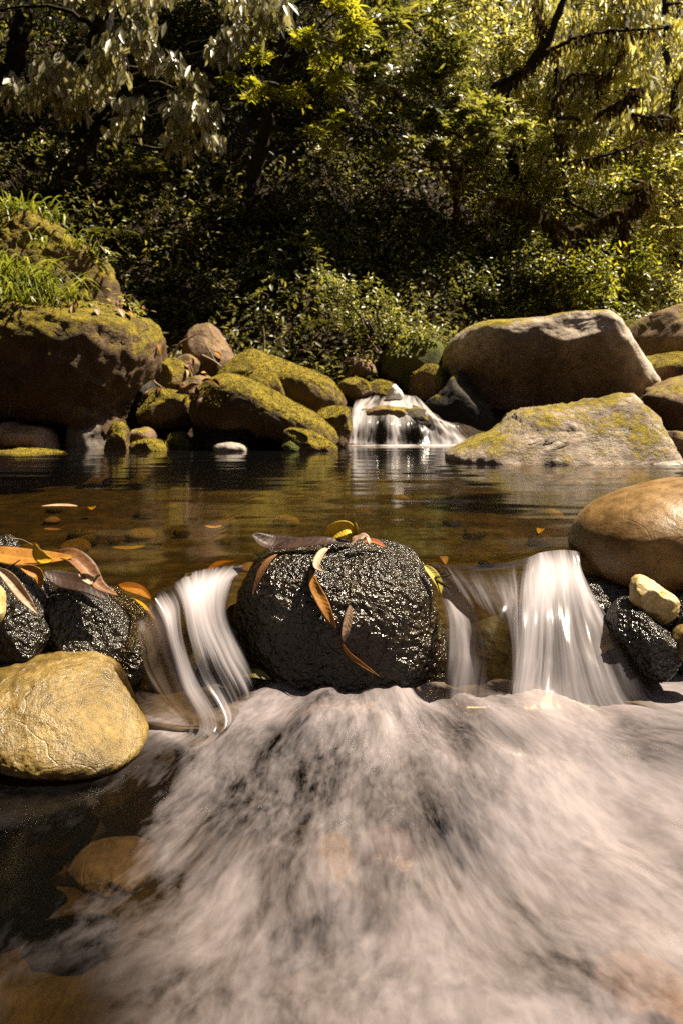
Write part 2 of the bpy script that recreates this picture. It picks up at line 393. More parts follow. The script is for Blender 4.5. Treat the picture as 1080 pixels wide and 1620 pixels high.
BVH = {}
def rock(name, label, outline, Y, depth, mat, e=.72, amp=.06, ns=1.7, facets=8, lean=0., sub=5, seed=0, cat='rock', group=None, hard=.80, shear=0., key=None, mid=None, ridge=0., det=.5):
    o = np.array([P(a, b, Y) for a, b in outline])
    c = np.array([(o[:, 0].min() + o[:, 0].max()) / 2, Y, (o[:, 2].min() + o[:, 2].max()) / 2]) if mid is None else P(*mid, Y)
    q = np.vstack([o, o[:1]])[:, [0, 2]] - c[[0, 2]]
    # rounded outline sampled as radius by angle
    qc = catmull(np.vstack([q[-2:-1], q, q[1:2]]), 14 * (len(q) + 1))[14:-14]
    ang = np.arctan2(qc[:, 1], qc[:, 0]); rad = np.hypot(qc[:, 0], qc[:, 1])
    bins = 180; tab = np.zeros(bins); idx = ((ang + np.pi) / (2 * np.pi) * bins).astype(int) % bins
    np.maximum.at(tab, idx, rad)
    k = np.nonzero(tab)[0]; tab = np.interp(np.arange(bins), np.r_[k - bins, k, k + bins], np.tile(tab[k], 3))
    tab = (np.roll(tab, 1) + 2 * tab + np.roll(tab, -1)) / 4
    d, f = ico(sub)
    r = np.random.default_rng(seed + 100)
    s = np.ones(len(d))
    for _ in range(facets):
        n = r.normal(size=3); n[1] = -abs(n[1]) - .2 if r.random() < .7 else n[1]
        n /= np.linalg.norm(n); hgt = hard + r.uniform(-.06, .1)
        dn = d @ n
        s = np.minimum(s, np.where(dn > .05, hgt / np.maximum(dn, .05), 9))
    th = np.arctan2(d[:, 2], d[:, 0]); t = (th + np.pi) / (2 * np.pi) * bins - .5
    i0 = np.floor(t).astype(int); w = t - i0
    Rr = tab[i0 % bins] * (1 - w) + tab[(i0 + 1) % bins] * w
    rxy = np.sqrt(np.maximum(1 - d[:, 1] ** 2, 0)) ** e
    yy = np.sign(d[:, 1]) * np.abs(d[:, 1]) ** e
    p = np.stack([np.cos(th) * Rr * rxy, depth * yy, np.sin(th) * Rr * rxy], 1) * s[:, None]
    size = (tab.mean() + depth) / 2
    nz = fbm(p / size * ns, 5, seed, .55)
    if ridge: nz = nz + ridge * (1 - np.abs(fbm(p / size * ns * 1.7, 3, seed + 50)) * 3)
    nz = nz + det * (fbm(p / size * ns * 5, 4, seed + 70, .6) - .5 * np.maximum(0, .12 - np.abs(fbm(p / size * ns * 2.6, 3, seed + 80))) * 6)
    p = p + d * (nz * amp * size)[:, None]
    p[:, 1] += lean * p[:, 2] + shear * p[:, 0]
    ob = mesh_np(name, p + c, f.ravel(), np.full(len(f), 3), mat, origin=c)
    tag(ob, label, cat, group)
    if mat.name.startswith(('mossy', 'green_moss')) and lv_ok:
        nr = np.cross(p[f[:, 1]] - p[f[:, 0]], p[f[:, 2]] - p[f[:, 0]]); ar = np.linalg.norm(nr, axis=1); nr = nr / (ar[:, None] + 1e-12); cen = p[f].mean(1)
        msk = (nr[:, 2] + .5 * 1.3 * fbm(cen / size * 2.6, 4, seed + 31) > .42) & (cen[:, 1] < depth * .8)
        nb = int(min(5200, ar.sum() / 2 * 2600)); pr = ar * msk; pr = pr / pr.sum()
        ch = r.choice(len(f), nb, p=pr); wt = r.dirichlet((1, 1, 1), nb)
        b = (p[f[ch]] * wt[:, :, None]).sum(1); lv = Leaves()
        lv.add(b - nr[ch] * .004 + c, nr[ch] * .6 + runit(nb, r) * .6 + np.array([0, 0, .15]), runit(nb, r), r.uniform(.008, .02, nb), r.uniform(.004, .008, nb), .3, np.clip(r.normal(.5, .22, nb) + .35 * fbm(b / size * 4, 3, seed), 0, 1))
        lv.build('moss', M['mossleaf'], ob, c)
    if key: BVH[key] = BVHTree.FromPolygons((p + c).tolist(), f.tolist())
    return ob

def hit(key, px, py, off=.003):
    dr = Vector(P(px, py, 1.0)) - Vector((0, 0, CH)); dr.normalize()
    h = BVH[key].ray_cast(Vector((0, 0, CH)), dr)
    if h[0] is None: return None
    n = h[1]
    if n.dot(dr) > 0: n = -n
    return np.array(h[0] + n * off), np.array(n)

# --- near rocks
rock('boulder', 'wet black rough boulder in the middle with leaves on top and water on both sides',
     [(374, 965), (388, 915), (412, 882), (450, 868), (520, 863), (600, 864), (648, 874), (674, 898), (684, 935), (694, 980), (706, 1020), (700, 1060), (690, 1120), (560, 1140), (420, 1120), (392, 1060), (380, 1015)],
     1.5, .17, M['wetblack'], e=.66, amp=.06, ns=2.0, det=.28, facets=6, sub=7, seed=3, cat='boulder', key='centre', hard=.93, ridge=.1)
rock('rock', 'ochre yellow rounded rock at the lower left with a glossy wet corner',
     [(-80, 1105), (-30, 1074), (40, 1062), (100, 1060), (145, 1070), (180, 1094), (206, 1122), (236, 1154), (230, 1168), (180, 1178), (110, 1178), (50, 1170), (-20, 1150), (-80, 1130)],
     1.15, .10, M['yellow'], e=.68, amp=.05, ns=2, facets=4, sub=6, seed=12, lean=.9, key='yellow', hard=.93)
rock('rock', 'dark wet grainy rock between the leaf pile and the left cascade',
     [(70, 950), (110, 922), (150, 932), (200, 962), (240, 1000), (252, 1028), (225, 1070), (150, 1090), (90, 1060), (66, 1000)],
     1.34, .12, M['wetblack2'], e=.7, amp=.05, ns=2.4, sub=6, seed=22, key='leftdark')
rock('rock', 'dark wet rock at the left picture edge under the dead leaves',
     [(-90, 930), (-40, 900), (20, 898), (60, 925), (82, 970), (96, 1005), (80, 1045), (0, 1060), (-90, 1040)],
     1.27, .1, M['wetblack2'], e=.7, amp=.06, ns=2.4, sub=6, seed=31, key='leftedge')
rock('rock', 'small grey wet stone poking up behind the orange leaves at left',
     [(-30, 870), (-5, 850), (15, 848), (26, 862), (28, 890), (0, 905), (-30, 900)], 1.5, .04, M['wetblack2'], sub=5, seed=33)
rock('pebble', 'pale yellowish pebble cut by the left picture edge below the dead leaves',
     [(-40, 950), (-15, 925), (2, 935), (6, 960), (0, 985), (-20, 995), (-40, 980)], 1.14, .025, M['cream'], sub=4, seed=34, cat='pebble')
rock('rock', 'flat red brown wet rock edge just behind the ochre rock',
     [(-60, 1080), (-10, 1052), (60, 1044), (120, 1050), (165, 1066), (190, 1090), (150, 1115), (0, 1115)], 1.22, .07, M['redstone'], sub=5, seed=35)
rock('boulder', 'smooth tan rounded boulder at the right edge beside the bright cascade',
     [(909, 875), (918, 838), (945, 806), (990, 781), (1040, 766), (1090, 757), (1170, 762), (1230, 810), (1240, 900), (1170, 960), (1080, 950), (1000, 936), (948, 922), (918, 902)],
     1.66, .22, M['tan'], e=.8, det=.15, amp=.02, ns=1.2, facets=2, sub=6, seed=41, cat='boulder', hard=.95, key='tan')
rock('stone', 'small cream angular stone wedged under the tan boulder',
     [(996, 935), (1003, 915), (1020, 912), (1045, 928), (1068, 945), (1066, 968), (1045, 985), (1020, 972), (998, 955)],
     1.36, .035, M['cream'], e=.65, amp=.08, ns=2, facets=7, sub=5, seed=42, cat='stone', hard=.82)
rock('rock', 'black glossy wet rock below the small cream stone',
     [(968, 985), (985, 955), (1010, 950), (1040, 985), (1062, 1010), (1072, 1040), (1050, 1070), (1005, 1062), (978, 1030)],
     1.35, .08, M['wetblack2'], amp=.07, ns=2.4, sub=6, seed=43, facets=8)
rock('rock', 'dark wet rock at the right edge under the tan boulder',
     [(1035, 985), (1060, 950), (1110, 930), (1160, 960), (1170, 1050), (1110, 1110), (1050, 1080)],
     1.45, .1, M['wetblack2'], amp=.06, sub=5, seed=44)
rock('stone', 'small ochre stone at the right edge below the cream stone',
     [(1064, 1010), (1080, 990), (1110, 990), (1120, 1030), (1090, 1050), (1066, 1040)], 1.3, .03, M['yellow'], sub=4, seed=45, cat='stone')
rock('rock', 'dark rock under the tan boulder where the bright cascade begins',
     [(905, 940), (940, 915), (1000, 930), (1020, 970), (1000, 1000), (950, 985), (915, 965)], 1.55, .09, M['wetblack2'], sub=5, seed=46)
rock('rock', 'flat red brown submerged rock at the foot of the middle boulder',
     [(395, 1130), (440, 1110), (520, 1102), (585, 1108), (590, 1125), (500, 1145), (410, 1140)], 1.33, .05, M['redstone'], sub=5, seed=47, amp=.02)

# --- far right rocks
rock('boulder', 'biggest grey boulder with a sunlit sloping top behind the pool at right',
     [(695, 585), (698, 555), (715, 532), (745, 517), (800, 513), (860, 507), (905, 501), (932, 506), (950, 525), (985, 568), (1012, 598), (1026, 615), (1010, 655), (940, 690), (860, 730), (760, 735), (715, 690), (700, 630)],
     6.7, .7, M['greyrock'], e=.6, amp=.06, ns=1.6, facets=4, lean=-.7, sub=6, seed=51, cat='boulder', hard=.95, mid=(850, 600), key='big', det=.2, ridge=.05)
rock('rock', 'long pale angular slab rock at the water in front of the biggest boulder',
     [(706, 728), (735, 702), (790, 682), (822, 655), (850, 647), (890, 644), (940, 632), (1000, 623), (1018, 640), (1035, 665), (1046, 700), (1056, 730), (1040, 765), (860, 770), (740, 760)],
     4.05, .33, M['slab'], e=.55, amp=.07, ns=2.4, facets=9, sub=6, seed=52, lean=.55, hard=.92, ridge=.3, mid=(900, 705))
rock('rock', 'dark pointed rock tucked between the waterfall and the biggest boulder',
     [(662, 640), (680, 615), (720, 590), (760, 620), (780, 690), (740, 720), (680, 690)], 6.1, .35, M['darkrock'], sub=5, seed=53)
rock('boulder', 'brown boulder with mossy crest cut by the upper right picture edge',
     [(983, 560), (990, 535), (1010, 512), (1040, 494), (1080, 482), (1150, 478), (1220, 510), (1230, 570), (1150, 600), (1050, 585), (995, 580)],
     7.6, .8, M['brown'], sub=5, seed=54, cat='boulder', amp=.07, facets=6)
rock('rock', 'low mossy rock at right between the crested boulder and the dark brown one',
     [(985, 590), (1000, 568), (1040, 560), (1100, 560), (1160, 590), (1160, 640), (1080, 640), (1000, 620)], 6.9, .5, M['mossbank'], sub=5, seed=55, amp=.07)
rock('rock', 'dark brown angular rock at the right picture edge behind the pale slab',
     [(1008, 632), (1040, 612), (1080, 595), (1140, 590), (1180, 640), (1180, 720), (1080, 725), (1030, 690)], 5.6, .5, M['brown'], sub=5, seed=56, amp=.07, facets=7)
rock('rock', 'low orange brown rock at the waterline beside the right end of the slab',
     [(1035, 700), (1045, 684), (1070, 682), (1110, 700), (1130, 725), (1080, 745), (1040, 735)], 4.5, .25, M['brown'], sub=5, seed=57, facets=7)
rock('stone', 'flat white stone breaking the water at the right picture edge',
     [(1030, 738), (1050, 731), (1085, 730), (1110, 738), (1080, 748), (1040, 747)], 3.7, .08, M['white'], sub=4, seed=58, cat='stone')

# --- waterfall rocks
rock('rock', 'dark wet ledge rock behind the thin strands of the small waterfall',
     [(548, 665), (560, 648), (590, 640), (640, 640), (690, 655), (730, 680), (745, 700), (745, 730), (560, 730)], 5.75, .42, M['darkrock'], e=.5, sub=6, seed=61, amp=.06, facets=6)
rock('rock', 'golden brown wet rock on the crest of the small waterfall',
     [(572, 660), (580, 647), (606, 641), (645, 643), (660, 654), (640, 668), (600, 668)], 5.46, .13, M['brown'], sub=5, seed=62, amp=.06)
rock('stone', 'white pointed stone standing above the small waterfall',
     [(609, 630), (614, 618), (623, 608), (631, 614), (637, 625), (633, 634), (615, 635)], 5.9, .09, M['palewhite'], sub=4, seed=63, cat='stone', facets=7, hard=.8)
rock('rock', 'mossy knob above the waterfall on its left',
     [(533, 622), (540, 604), (560, 597), (580, 603), (588, 620), (575, 635), (545, 635)], 6.1, .22, M['mossy'], sub=5, seed=64)
rock('rock', 'low tan mossy rock to the left of the white pointed stone',
     [(572, 625), (580, 608), (600, 601), (622, 608), (628, 626), (600, 636)], 6.3, .2, M['mossbank'], sub=5, seed=65)
rock('rock', 'dark brown humped rock under the bush above the waterfall',
     [(530, 600), (545, 570), (572, 557), (596, 568), (606, 595), (590, 612), (545, 612)], 6.9, .35, M['brown'], sub=5, seed=66)
rock('rock', 'mossy step rock touching the left strand of the waterfall',
     [(500, 660), (512, 645), (540, 641), (556, 650), (556, 680), (545, 712), (515, 718), (503, 690)], 5.1, .2, M['mossy'], sub=5, seed=67)
rock('rock', 'mossy boulder under the leafy bush beside the biggest boulder',
     [(590, 590), (600, 550), (640, 535), (690, 540), (702, 580), (700, 620), (650, 632), (605, 622)], 6.9, .45, M['greenmoss'], sub=5, seed=68, cat='boulder')
rock('rock', 'pale brown mossy rock beneath the green bank at the foot of the bush',
     [(645, 615), (655, 585), (680, 572), (702, 580), (705, 620), (680, 640), (650, 635)], 6.45, .25, M['mossbank'], sub=5, seed=69)

# --- left middle rocks
rock('boulder', 'long mossy boulder slanting down to the water left of the waterfall',
     [(303, 645), (315, 622), (335, 601), (362, 592), (398, 600), (450, 628), (500, 655), (532, 676), (541, 700), (525, 725), (470, 712), (400, 690), (330, 690), (306, 668)],
     5.1, .42, M['mossy'], e=.72, amp=.045, ns=2, sub=6, seed=71, cat='boulder', lean=-.1, facets=3, mid=(415, 655))
rock('boulder', 'upper mossy boulder running behind the long slanting one',
     [(350, 585), (375, 562), (400, 553), (430, 560), (470, 578), (515, 596), (540, 622), (545, 645), (515, 665), (450, 660), (390, 640), (352, 610)],
     5.75, .4, M['mossy'], e=.72, amp=.05, ns=2, sub=6, seed=72, cat='boulder', lean=-.1, facets=3, mid=(445, 610))
rock('rock', 'round brown mossy knob between the two long mossy boulders',
     [(383, 605), (395, 588), (420, 582), (445, 592), (456, 618), (440, 640), (400, 635)], 5.4, .2, M['mossbank'], sub=5, seed=73)
rock('rock', 'low mossy toe rock at the waterline below the long slanting boulder',
     [(438, 690), (455, 676), (490, 680), (520, 697), (534, 712), (520, 730), (450, 726)], 4.75, .16, M['mossy'], sub=5, seed=74)
rock('rock', 'small green mossy lump at the waterline left of the toe rock',
     [(447, 706), (458, 698), (475, 700), (482, 710), (470, 722), (450, 720)], 4.65, .06, M['greenmoss'], sub=4, seed=75)
rock('stone', 'small pale stone at the waterline below the dark hollow',
     [(335, 708), (350, 701), (375, 700), (392, 708), (388, 720), (345, 720)], 4.65, .08, M['white'], sub=4, seed=76, cat='stone')
rock('boulder', 'tall pointed brown boulder standing highest in the left rock pile',
     [(292, 560), (298, 535), (312, 517), (335, 513), (350, 530), (366, 560), (372, 590), (340, 605), (305, 595)], 6.3, .3, M['brown'], e=.6, sub=5, seed=77, cat='boulder', facets=8, hard=.85)
rock('rock', 'brown rounded rock left of the tall pointed boulder',
     [(278, 585), (284, 566), (300, 560), (316, 572), (318, 592), (300, 602)], 6.0, .15, M['brown'], sub=4, seed=78)
rock('rock', 'broad orange brown rock under the leaf litter in the left pile',
     [(232, 600), (240, 575), (262, 562), (290, 572), (306, 595), (296, 620), (260, 628), (236, 620)], 5.9, .25, M['mossbank'], sub=5, seed=79)
rock('rock', 'brown block rock just below the leaf litter in the left pile',
     [(285, 628), (292, 605), (318, 592), (334, 600), (332, 625), (310, 645), (290, 645)], 5.6, .2, M['brown'], sub=5, seed=80)
rock('rock', 'flat topped brown rock with moss left of the long slanting boulder',
     [(222, 650), (235, 622), (270, 615), (308, 630), (312, 655), (290, 675), (235, 675)], 5.4, .3, M['mossbank'], sub=5, seed=81, facets=6)
rock('rock', 'dark upright rock in the gap right of the mossy left bank',
     [(206, 640), (212, 608), (232, 597), (246, 615), (246, 660), (225, 680), (208, 670)], 5.5, .2, M['darkrock'], sub=5, seed=82)
rock('rock', 'dark rock in the shaded hollow under the long slanting boulder',
     [(328, 700), (335, 672), (370, 665), (400, 676), (406, 705), (380, 725), (335, 722)], 5.0, .2, M['darkrock'], sub=5, seed=83)
rock('rock', 'low mossy rock at the waterline below the flat topped brown rock',
     [(208, 712), (215, 698), (240, 694), (262, 702), (270, 716), (240, 726)], 4.75, .14, M['mossy'], sub=5, seed=84)
rock('rock', 'little mossy rock with a rounded top in the shaded gap',
     [(262, 710), (266, 690), (282, 682), (298, 690), (304, 712), (285, 722)], 4.9, .12, M['greenmoss'], sub=5, seed=85)
rock('rock', 'small brown rock behind the low mossy waterline rock',
     [(205, 690), (212, 678), (230, 675), (244, 684), (244, 700), (220, 704)], 5.0, .12, M['brown'], sub=4, seed=86)
rock('rock', 'narrow mossy rock beside the grey post shaped rock',
     [(166, 712), (172, 680), (184, 666), (200, 676), (206, 712), (190, 726)], 4.8, .12, M['mossy'], sub=5, seed=87)
rock('rock', 'grey post shaped upright rock under the left bank',
     [(112, 720), (112, 690), (116, 668), (135, 663), (158, 667), (162, 690), (162, 720), (140, 730)], 4.95, .14, M['postgrey'], e=.5, sub=5, seed=88, facets=3)
rock('rock', 'pink brown rock with a crack at the left picture edge by the water',
     [(-40, 700), (-15, 676), (20, 668), (55, 670), (80, 682), (88, 700), (84, 716), (20, 722), (-40, 720)], 4.8, .22, M['pink'], sub=5, seed=89, facets=7, hard=.84)
rock('rock', 'flat mossy rock lying in the water below the pink brown rock',
     [(-50, 720), (-10, 711), (50, 709), (95, 715), (104, 721), (60, 728), (-40, 730)], 4.55, .14, M['mossy'], sub=5, seed=90)
rock('boulder', 'huge moss covered boulder overhanging the pool at left below the grass',
     [(-160, 560), (-80, 500), (0, 480), (80, 474), (150, 478), (200, 492), (236, 512), (243, 545), (236, 580), (222, 620), (205, 650), (195, 690), (120, 668), (40, 670), (-60, 690), (-160, 660)],
     5.35, .75, M['mossbank'], e=.62, amp=.09, ns=2, sub=6, seed=91, cat='boulder', lean=-.1, facets=4, mid=(80, 570), key='leftbig', ridge=.12)
rock('boulder', 'upper mossy boulder stacked on the huge left one below the top grass',
     [(-140, 420), (-60, 345), (10, 335), (60, 340), (95, 362), (130, 390), (150, 400), (172, 425), (182, 470), (170, 510), (60, 520), (-140, 520)],
     5.9, .5, M['mossbank'], e=.65, amp=.1, ns=2, sub=6, seed=92, cat='boulder', lean=0., facets=4, key='leftup')

# ------------------------------------------------------------------ ground
def sstep(a, b, x):
    t = np.clip((x - a) / (b - a), 0, 1); return t * t * (3 - 2 * t)
def ground_z(x, y):
    z = -.46 + .34 * sstep(1.24, 1.48, y) - .14 * sstep(1.6, 2.6, y)
    bank = np.maximum(0, y - 5.0) * .32 * sstep(.6, -.4, x) * (1 - sstep(6.6, 7.4, y) * 0)
    right = np.maximum(0, y - 5.6) * .22 * sstep(-.2, 1.0, x)
    z = z + .30 * sstep(4.7, 5.9, y) + bank + right
    y0 = 6.9 + np.maximum(0, x - .8) * .75 - np.maximum(0, -1.2 - x) * .25
    z = z + np.maximum(0, y - y0) * 1.0
    z = z + np.maximum(0, np.abs(x) - 5) * .55 + np.maximum(0, -1.8 - y) * 1.1 + np.maximum(0, -x - 3.2) * .5 * (y < 4.5)  # steep sides and unseen hill behind the camera, added to block low skylight
    return z
xs = np.r_[np.linspace(-30, -6, 25), np.linspace(-5.8, 5.8, 200), np.linspace(6, 30, 25)]
ys = np.r_[np.linspace(-12, .2, 20), np.linspace(.25, 2, 60), np.linspace(2.05, 12, 160), np.linspace(12.3, 45, 40)]
gx, gy = np.meshgrid(xs, ys, indexing='ij')
gz = ground_z(gx, gy)
pp = np.stack([gx.ravel(), gy.ravel(), gz.ravel() * 0], 1)
gz = gz + (fbm(pp * 2.2, 5, 5) * .12 * np.clip(.4 + (gy.ravel() > 5.5) * 1.2, 0, 1.6)).reshape(gz.shape) * np.where((gy > 1.1) & (gy < 5), .35, 1)
tag(mesh_np('ground', np.stack([gx, gy, gz], -1).reshape(-1, 3), grid_faces(*gx.shape).ravel(), np.full((gx.shape[0] - 1) * (gx.shape[1] - 1), 4), M['soil']), kind='structure')
def GZ(x, y): return float(ground_z(np.array(float(x)), np.array(float(y))))

# ------------------------------------------------------------------ water
LIPX = [-3, -1.0, -.52, -.385, -.345, -.335, -.32, -.285, -.24, -.19, .0, .18, .28, .36, .40, .46, .52, .58, .8, 3]
LIPY = [1.6, 1.45, 1.37, 1.33, 1.25, 1.27, 1.36, 1.41, 1.45, 1.46, 1.5, 1.485, 1.465, 1.49, 1.52, 1.575, 1.60, 1.60, 1.7, 1.8]
nu, nv = 420, 260
ux = np.linspace(-5, 5, nu); ux = np.sign(ux) * (np.abs(ux) / 5) ** 1.6 * 5
vt = np.linspace(0, 1, nv) ** 2.0
ly = np.interp(ux, LIPX, LIPY)
X = np.repeat(ux[:, None], nv, 1); Yy = ly[:, None] + vt[None, :] * (6.3 - ly[:, None])
Z = -.012 * np.exp(-(Yy - ly[:, None]) / .02)
q = np.stack([X.ravel() * 3, Yy.ravel() * 9, X.ravel() * 0], 1)
Z = Z + (fbm(q, 2, 9) * .0022).reshape(Z.shape)
tag(mesh_np('water', np.stack([X, Yy, Z], -1).reshape(-1, 3), grid_faces(nu, nv).ravel(), np.full((nu - 1) * (nv - 1), 4), M['pool']), kind='structure')

def cascade(name, lines, mat, nu=140, nv=90, ridge=.006, su=22, seed=1, tail=.09):
    """lines: streamlines of (px, py, Y, foam), side by side"""
    A = [catmull([list(P(a, b, y)) + [f] for a, b, y, f in ln] + ([list(P(*ln[-1][:3]) + np.array([tail * (ln[-1][0] - 560) / 400, -tail, -.014])) + [ln[-1][3]]] if tail else []), nv) for ln in lines]
    A = np.array(A)                                # k, nv, 4
    B = np.stack([catmull(A[:, j], nu) for j in range(nv)], 1)   # nu, nv, 4
    pos = B[..., :3].copy(); foam = np.clip(B[..., 3], 0, 1.7)
    v = np.zeros((nu, nv)); v[:, 1:] = np.cumsum(np.linalg.norm(np.diff(pos, axis=1), axis=2), 1)
    wid = np.linalg.norm(np.diff(pos[:, nv // 2], axis=0), axis=1); u = np.r_[0, np.cumsum(wid)]
    U = np.repeat(u[:, None], nv, 1)
    n = fbm(np.stack([U.ravel() * su, v.ravel() * 5, U.ravel() * 0 + seed], 1), 3, seed).reshape(nu, nv)
    ramp_ = np.minimum(1, np.arange(nv) / 18)[None, :]
    pos[..., 1] -= n * ridge * ramp_; pos[..., 2] += n * ridge * ramp_
    fl = np.stack([U, v, U * 0 + seed], -1)
    eu = np.minimum(1, np.arange(nu) / (nu * .07)); eu = np.minimum(eu, eu[::-1])[:, None]
    foam = foam * eu * np.minimum(1, (nv - 1 - np.arange(nv)) / (nv * .30))[None, :]
    ob = mesh_np(name, pos.reshape(-1, 3), grid_faces(nu, nv)[:, ::-1].ravel(), np.full((nu - 1) * (nv - 1), 4), mat,
                 attrs={'foam': ('FLOAT', foam.ravel()), 'flow': ('FLOAT_VECTOR', fl.reshape(-1, 3))})
    return tag(ob, kind='structure')

M['cascade'] = foam_mat('cascade_water', 22, 1.3, 2.2, .64, .3, tint=(.5, .4, .24), fine=4.5, bump=.12, col=(.52, .48, .51))
M['cascadefar'] = foam_mat('far_cascade_water', 13, .8, 2.6, .95, .2, fine=3)
M['rapids'] = foam_mat('rapids_water', 4, 4.5, 1.55, .46, .3, tint=(.5, .4, .26), fine=15., finev=12, bump=.08, film=False, fw_=.25, rough=.2, col=(.69, .61, .63))
cascade('water', [
    [(190, 1005, 1.32, 0), (212, 1020, 1.28, .1), (222, 1065, 1.23, .45), (250, 1105, 1.2, .5), (290, 1150, 1.165, .2)],
    [(240, 950, 1.215, 0), (257, 985, 1.195, 1.3), (266, 1030, 1.185, .5), (287, 1090, 1.175, .7), (318, 1150, 1.16, .5)],
    [(262, 925, 1.318, 0), (280, 955, 1.25, .25), (289, 1010, 1.22, .2), (310, 1075, 1.2, .35), (345, 1146, 1.165, .35)],
    [(290, 908, 1.40, 0), (302, 945, 1.31, 1.2), (312, 1000, 1.27, .5), (332, 1060, 1.23, .08), (366, 1135, 1.18, .3)],
    [(325, 900, 1.44, .15), (320, 932, 1.36, 1.5), (328, 985, 1.32, .75), (352, 1042, 1.28, .3), (384, 1112, 1.24, .1)],
    [(365, 894, 1.473, .2), (345, 922, 1.40, 1.6), (344, 975, 1.36, .75), (368, 1035, 1.32, .7), (398, 1095, 1.28, .3)],
    [(400, 892, 1.485, .1), (374, 925, 1.43, .3), (366, 975, 1.38, .15), (390, 1035, 1.34, .5), (412, 1085, 1.31, .1)],
], M['cascade'], seed=1, tail=.045)
cascade('water', [
    [(672, 888, 1.507, 0), (690, 925, 1.48, .4), (698, 975, 1.36, .3), (695, 1030, 1.30, .55), (690, 1095, 1.28, .4)],
    [(690, 890, 1.497, .1), (712, 940, 1.42, 1.1), (735, 985, 1.34, .85), (742, 1040, 1.30, .8), (735, 1110, 1.26, .7)],
    [(712, 892, 1.485, .05), (745, 950, 1.36, .45), (768, 995, 1.31, .18), (775, 1050, 1.29, .12), (772, 1110, 1.27, .3)],
    [(745, 892, 1.485, 0), (775, 957, 1.33, .25), (795, 1005, 1.29, .12), (800, 1060, 1.28, .08), (798, 1110, 1.27, .3)],
    [(800, 886, 1.52, 0), (812, 945, 1.36, .2), (815, 1005, 1.31, .2), (815, 1060, 1.29, .3), (815, 1115, 1.26, .6)],
    [(832, 882, 1.544, .1), (826, 925, 1.46, .3), (824, 985, 1.36, .35), (820, 1045, 1.30, .6), (812, 1118, 1.25, .7)],
    [(855, 874, 1.594, .5), (862, 910, 1.52, 1.6), (862, 975, 1.40, .8), (860, 1045, 1.33, .5), (858, 1120, 1.25, .7)],
    [(885, 870, 1.62, .6), (890, 905, 1.54, 1.7), (893, 960, 1.43, .7), (905, 1040, 1.33, .6), (925, 1118, 1.26, .8)],
    [(905, 871, 1.61, .5), (912, 908, 1.55, 1.2), (925, 955, 1.44, .75), (950, 1030, 1.33, .55), (985, 1112, 1.25, .65)],
    [(918, 874, 1.60, .3), (930, 918, 1.54, .3), (958, 968, 1.42, .6), (1000, 1035, 1.30, .45), (1045, 1100, 1.24, .4)],
], M['cascade'], nu=220, seed=2, tail=.04)
# far waterfall
cascade('waterfall', [
    [(562, 628, 6.1, .2), (556, 645, 5.55, .8), (549, 668, 5.3, .9), (543, 700, 5.2, .95), (540, 706, 5.18, 1)],
    [(585, 626, 6.1, .1), (572, 643, 5.55, .7), (568, 668, 5.27, .8), (566, 700, 5.2, .9), (565, 707, 5.18, 1)],
    [(600, 624, 6.2, .12), (590, 643, 5.55, .3), (588, 668, 5.26, .3), (588, 700, 5.2, .3), (588, 707, 5.18, 1)],
    [(615, 624, 6.3, .15), (606, 643, 5.55, .25), (604, 668, 5.26, .05), (604, 700, 5.2, .05), (604, 707, 5.18, 1)],
    [(630, 623, 6.3, .3), (626, 643, 5.55, .85), (626, 668, 5.26, .75), (627, 700, 5.2, .85), (627, 707, 5.18, 1)],
    [(645, 624, 6.3, .35), (645, 645, 5.55, .4), (648, 672, 5.27, .1), (650, 700, 5.2, .1), (650, 707, 5.18, 1)],
    [(655, 626, 6.2, .25), (664, 650, 5.6, .5), (672, 672, 5.35, .3), (675, 700, 5.22, .3), (675, 707, 5.18, 1)],
    [(662, 630, 6.1, .2), (682, 655, 5.45, .7), (696, 672, 5.30, .9), (710, 698, 5.22, .85), (705, 707, 5.18, .9)],
    [(668, 636, 6.0, .2), (695, 662, 5.4, .35), (722, 672, 5.3, .9), (745, 690, 5.24, .9), (758, 705, 5.18, .8)],
], M['cascadefar'], nu=160, nv=60, ridge=.02, su=12, seed=3, tail=.12)
# foam line at its foot
fx = np.linspace(0, 1, 60); fy = np.linspace(0, 1, 8)
gu, gv = np.meshgrid(fx, fy, indexing='ij')
pw = np.stack([np.interp(gu, [0, 1], [.0, 1.05]), 5.22 - gv * .2 + .02 * np.sin(gu * 25), .006 + 0 * gu], -1)
tag(mesh_np('water', pw.reshape(-1, 3), grid_faces(60, 8)[:, ::-1].ravel(), np.full(59 * 7, 4), M['cascadefar'],
            attrs={'foam': ('FLOAT', (np.minimum(1, 3 * (1 - gv)) * np.minimum(1, 8 * gu) * np.minimum(1, 4 * (1 - gu)) * (.55 + .35 * np.sin(gu * 31) * np.sin(gu * 12 + 1))).ravel()), 'flow': ('FLOAT_VECTOR', np.stack([gu * .3, gv * .6, gu * 0], -1).reshape(-1, 3))}), kind='structure')

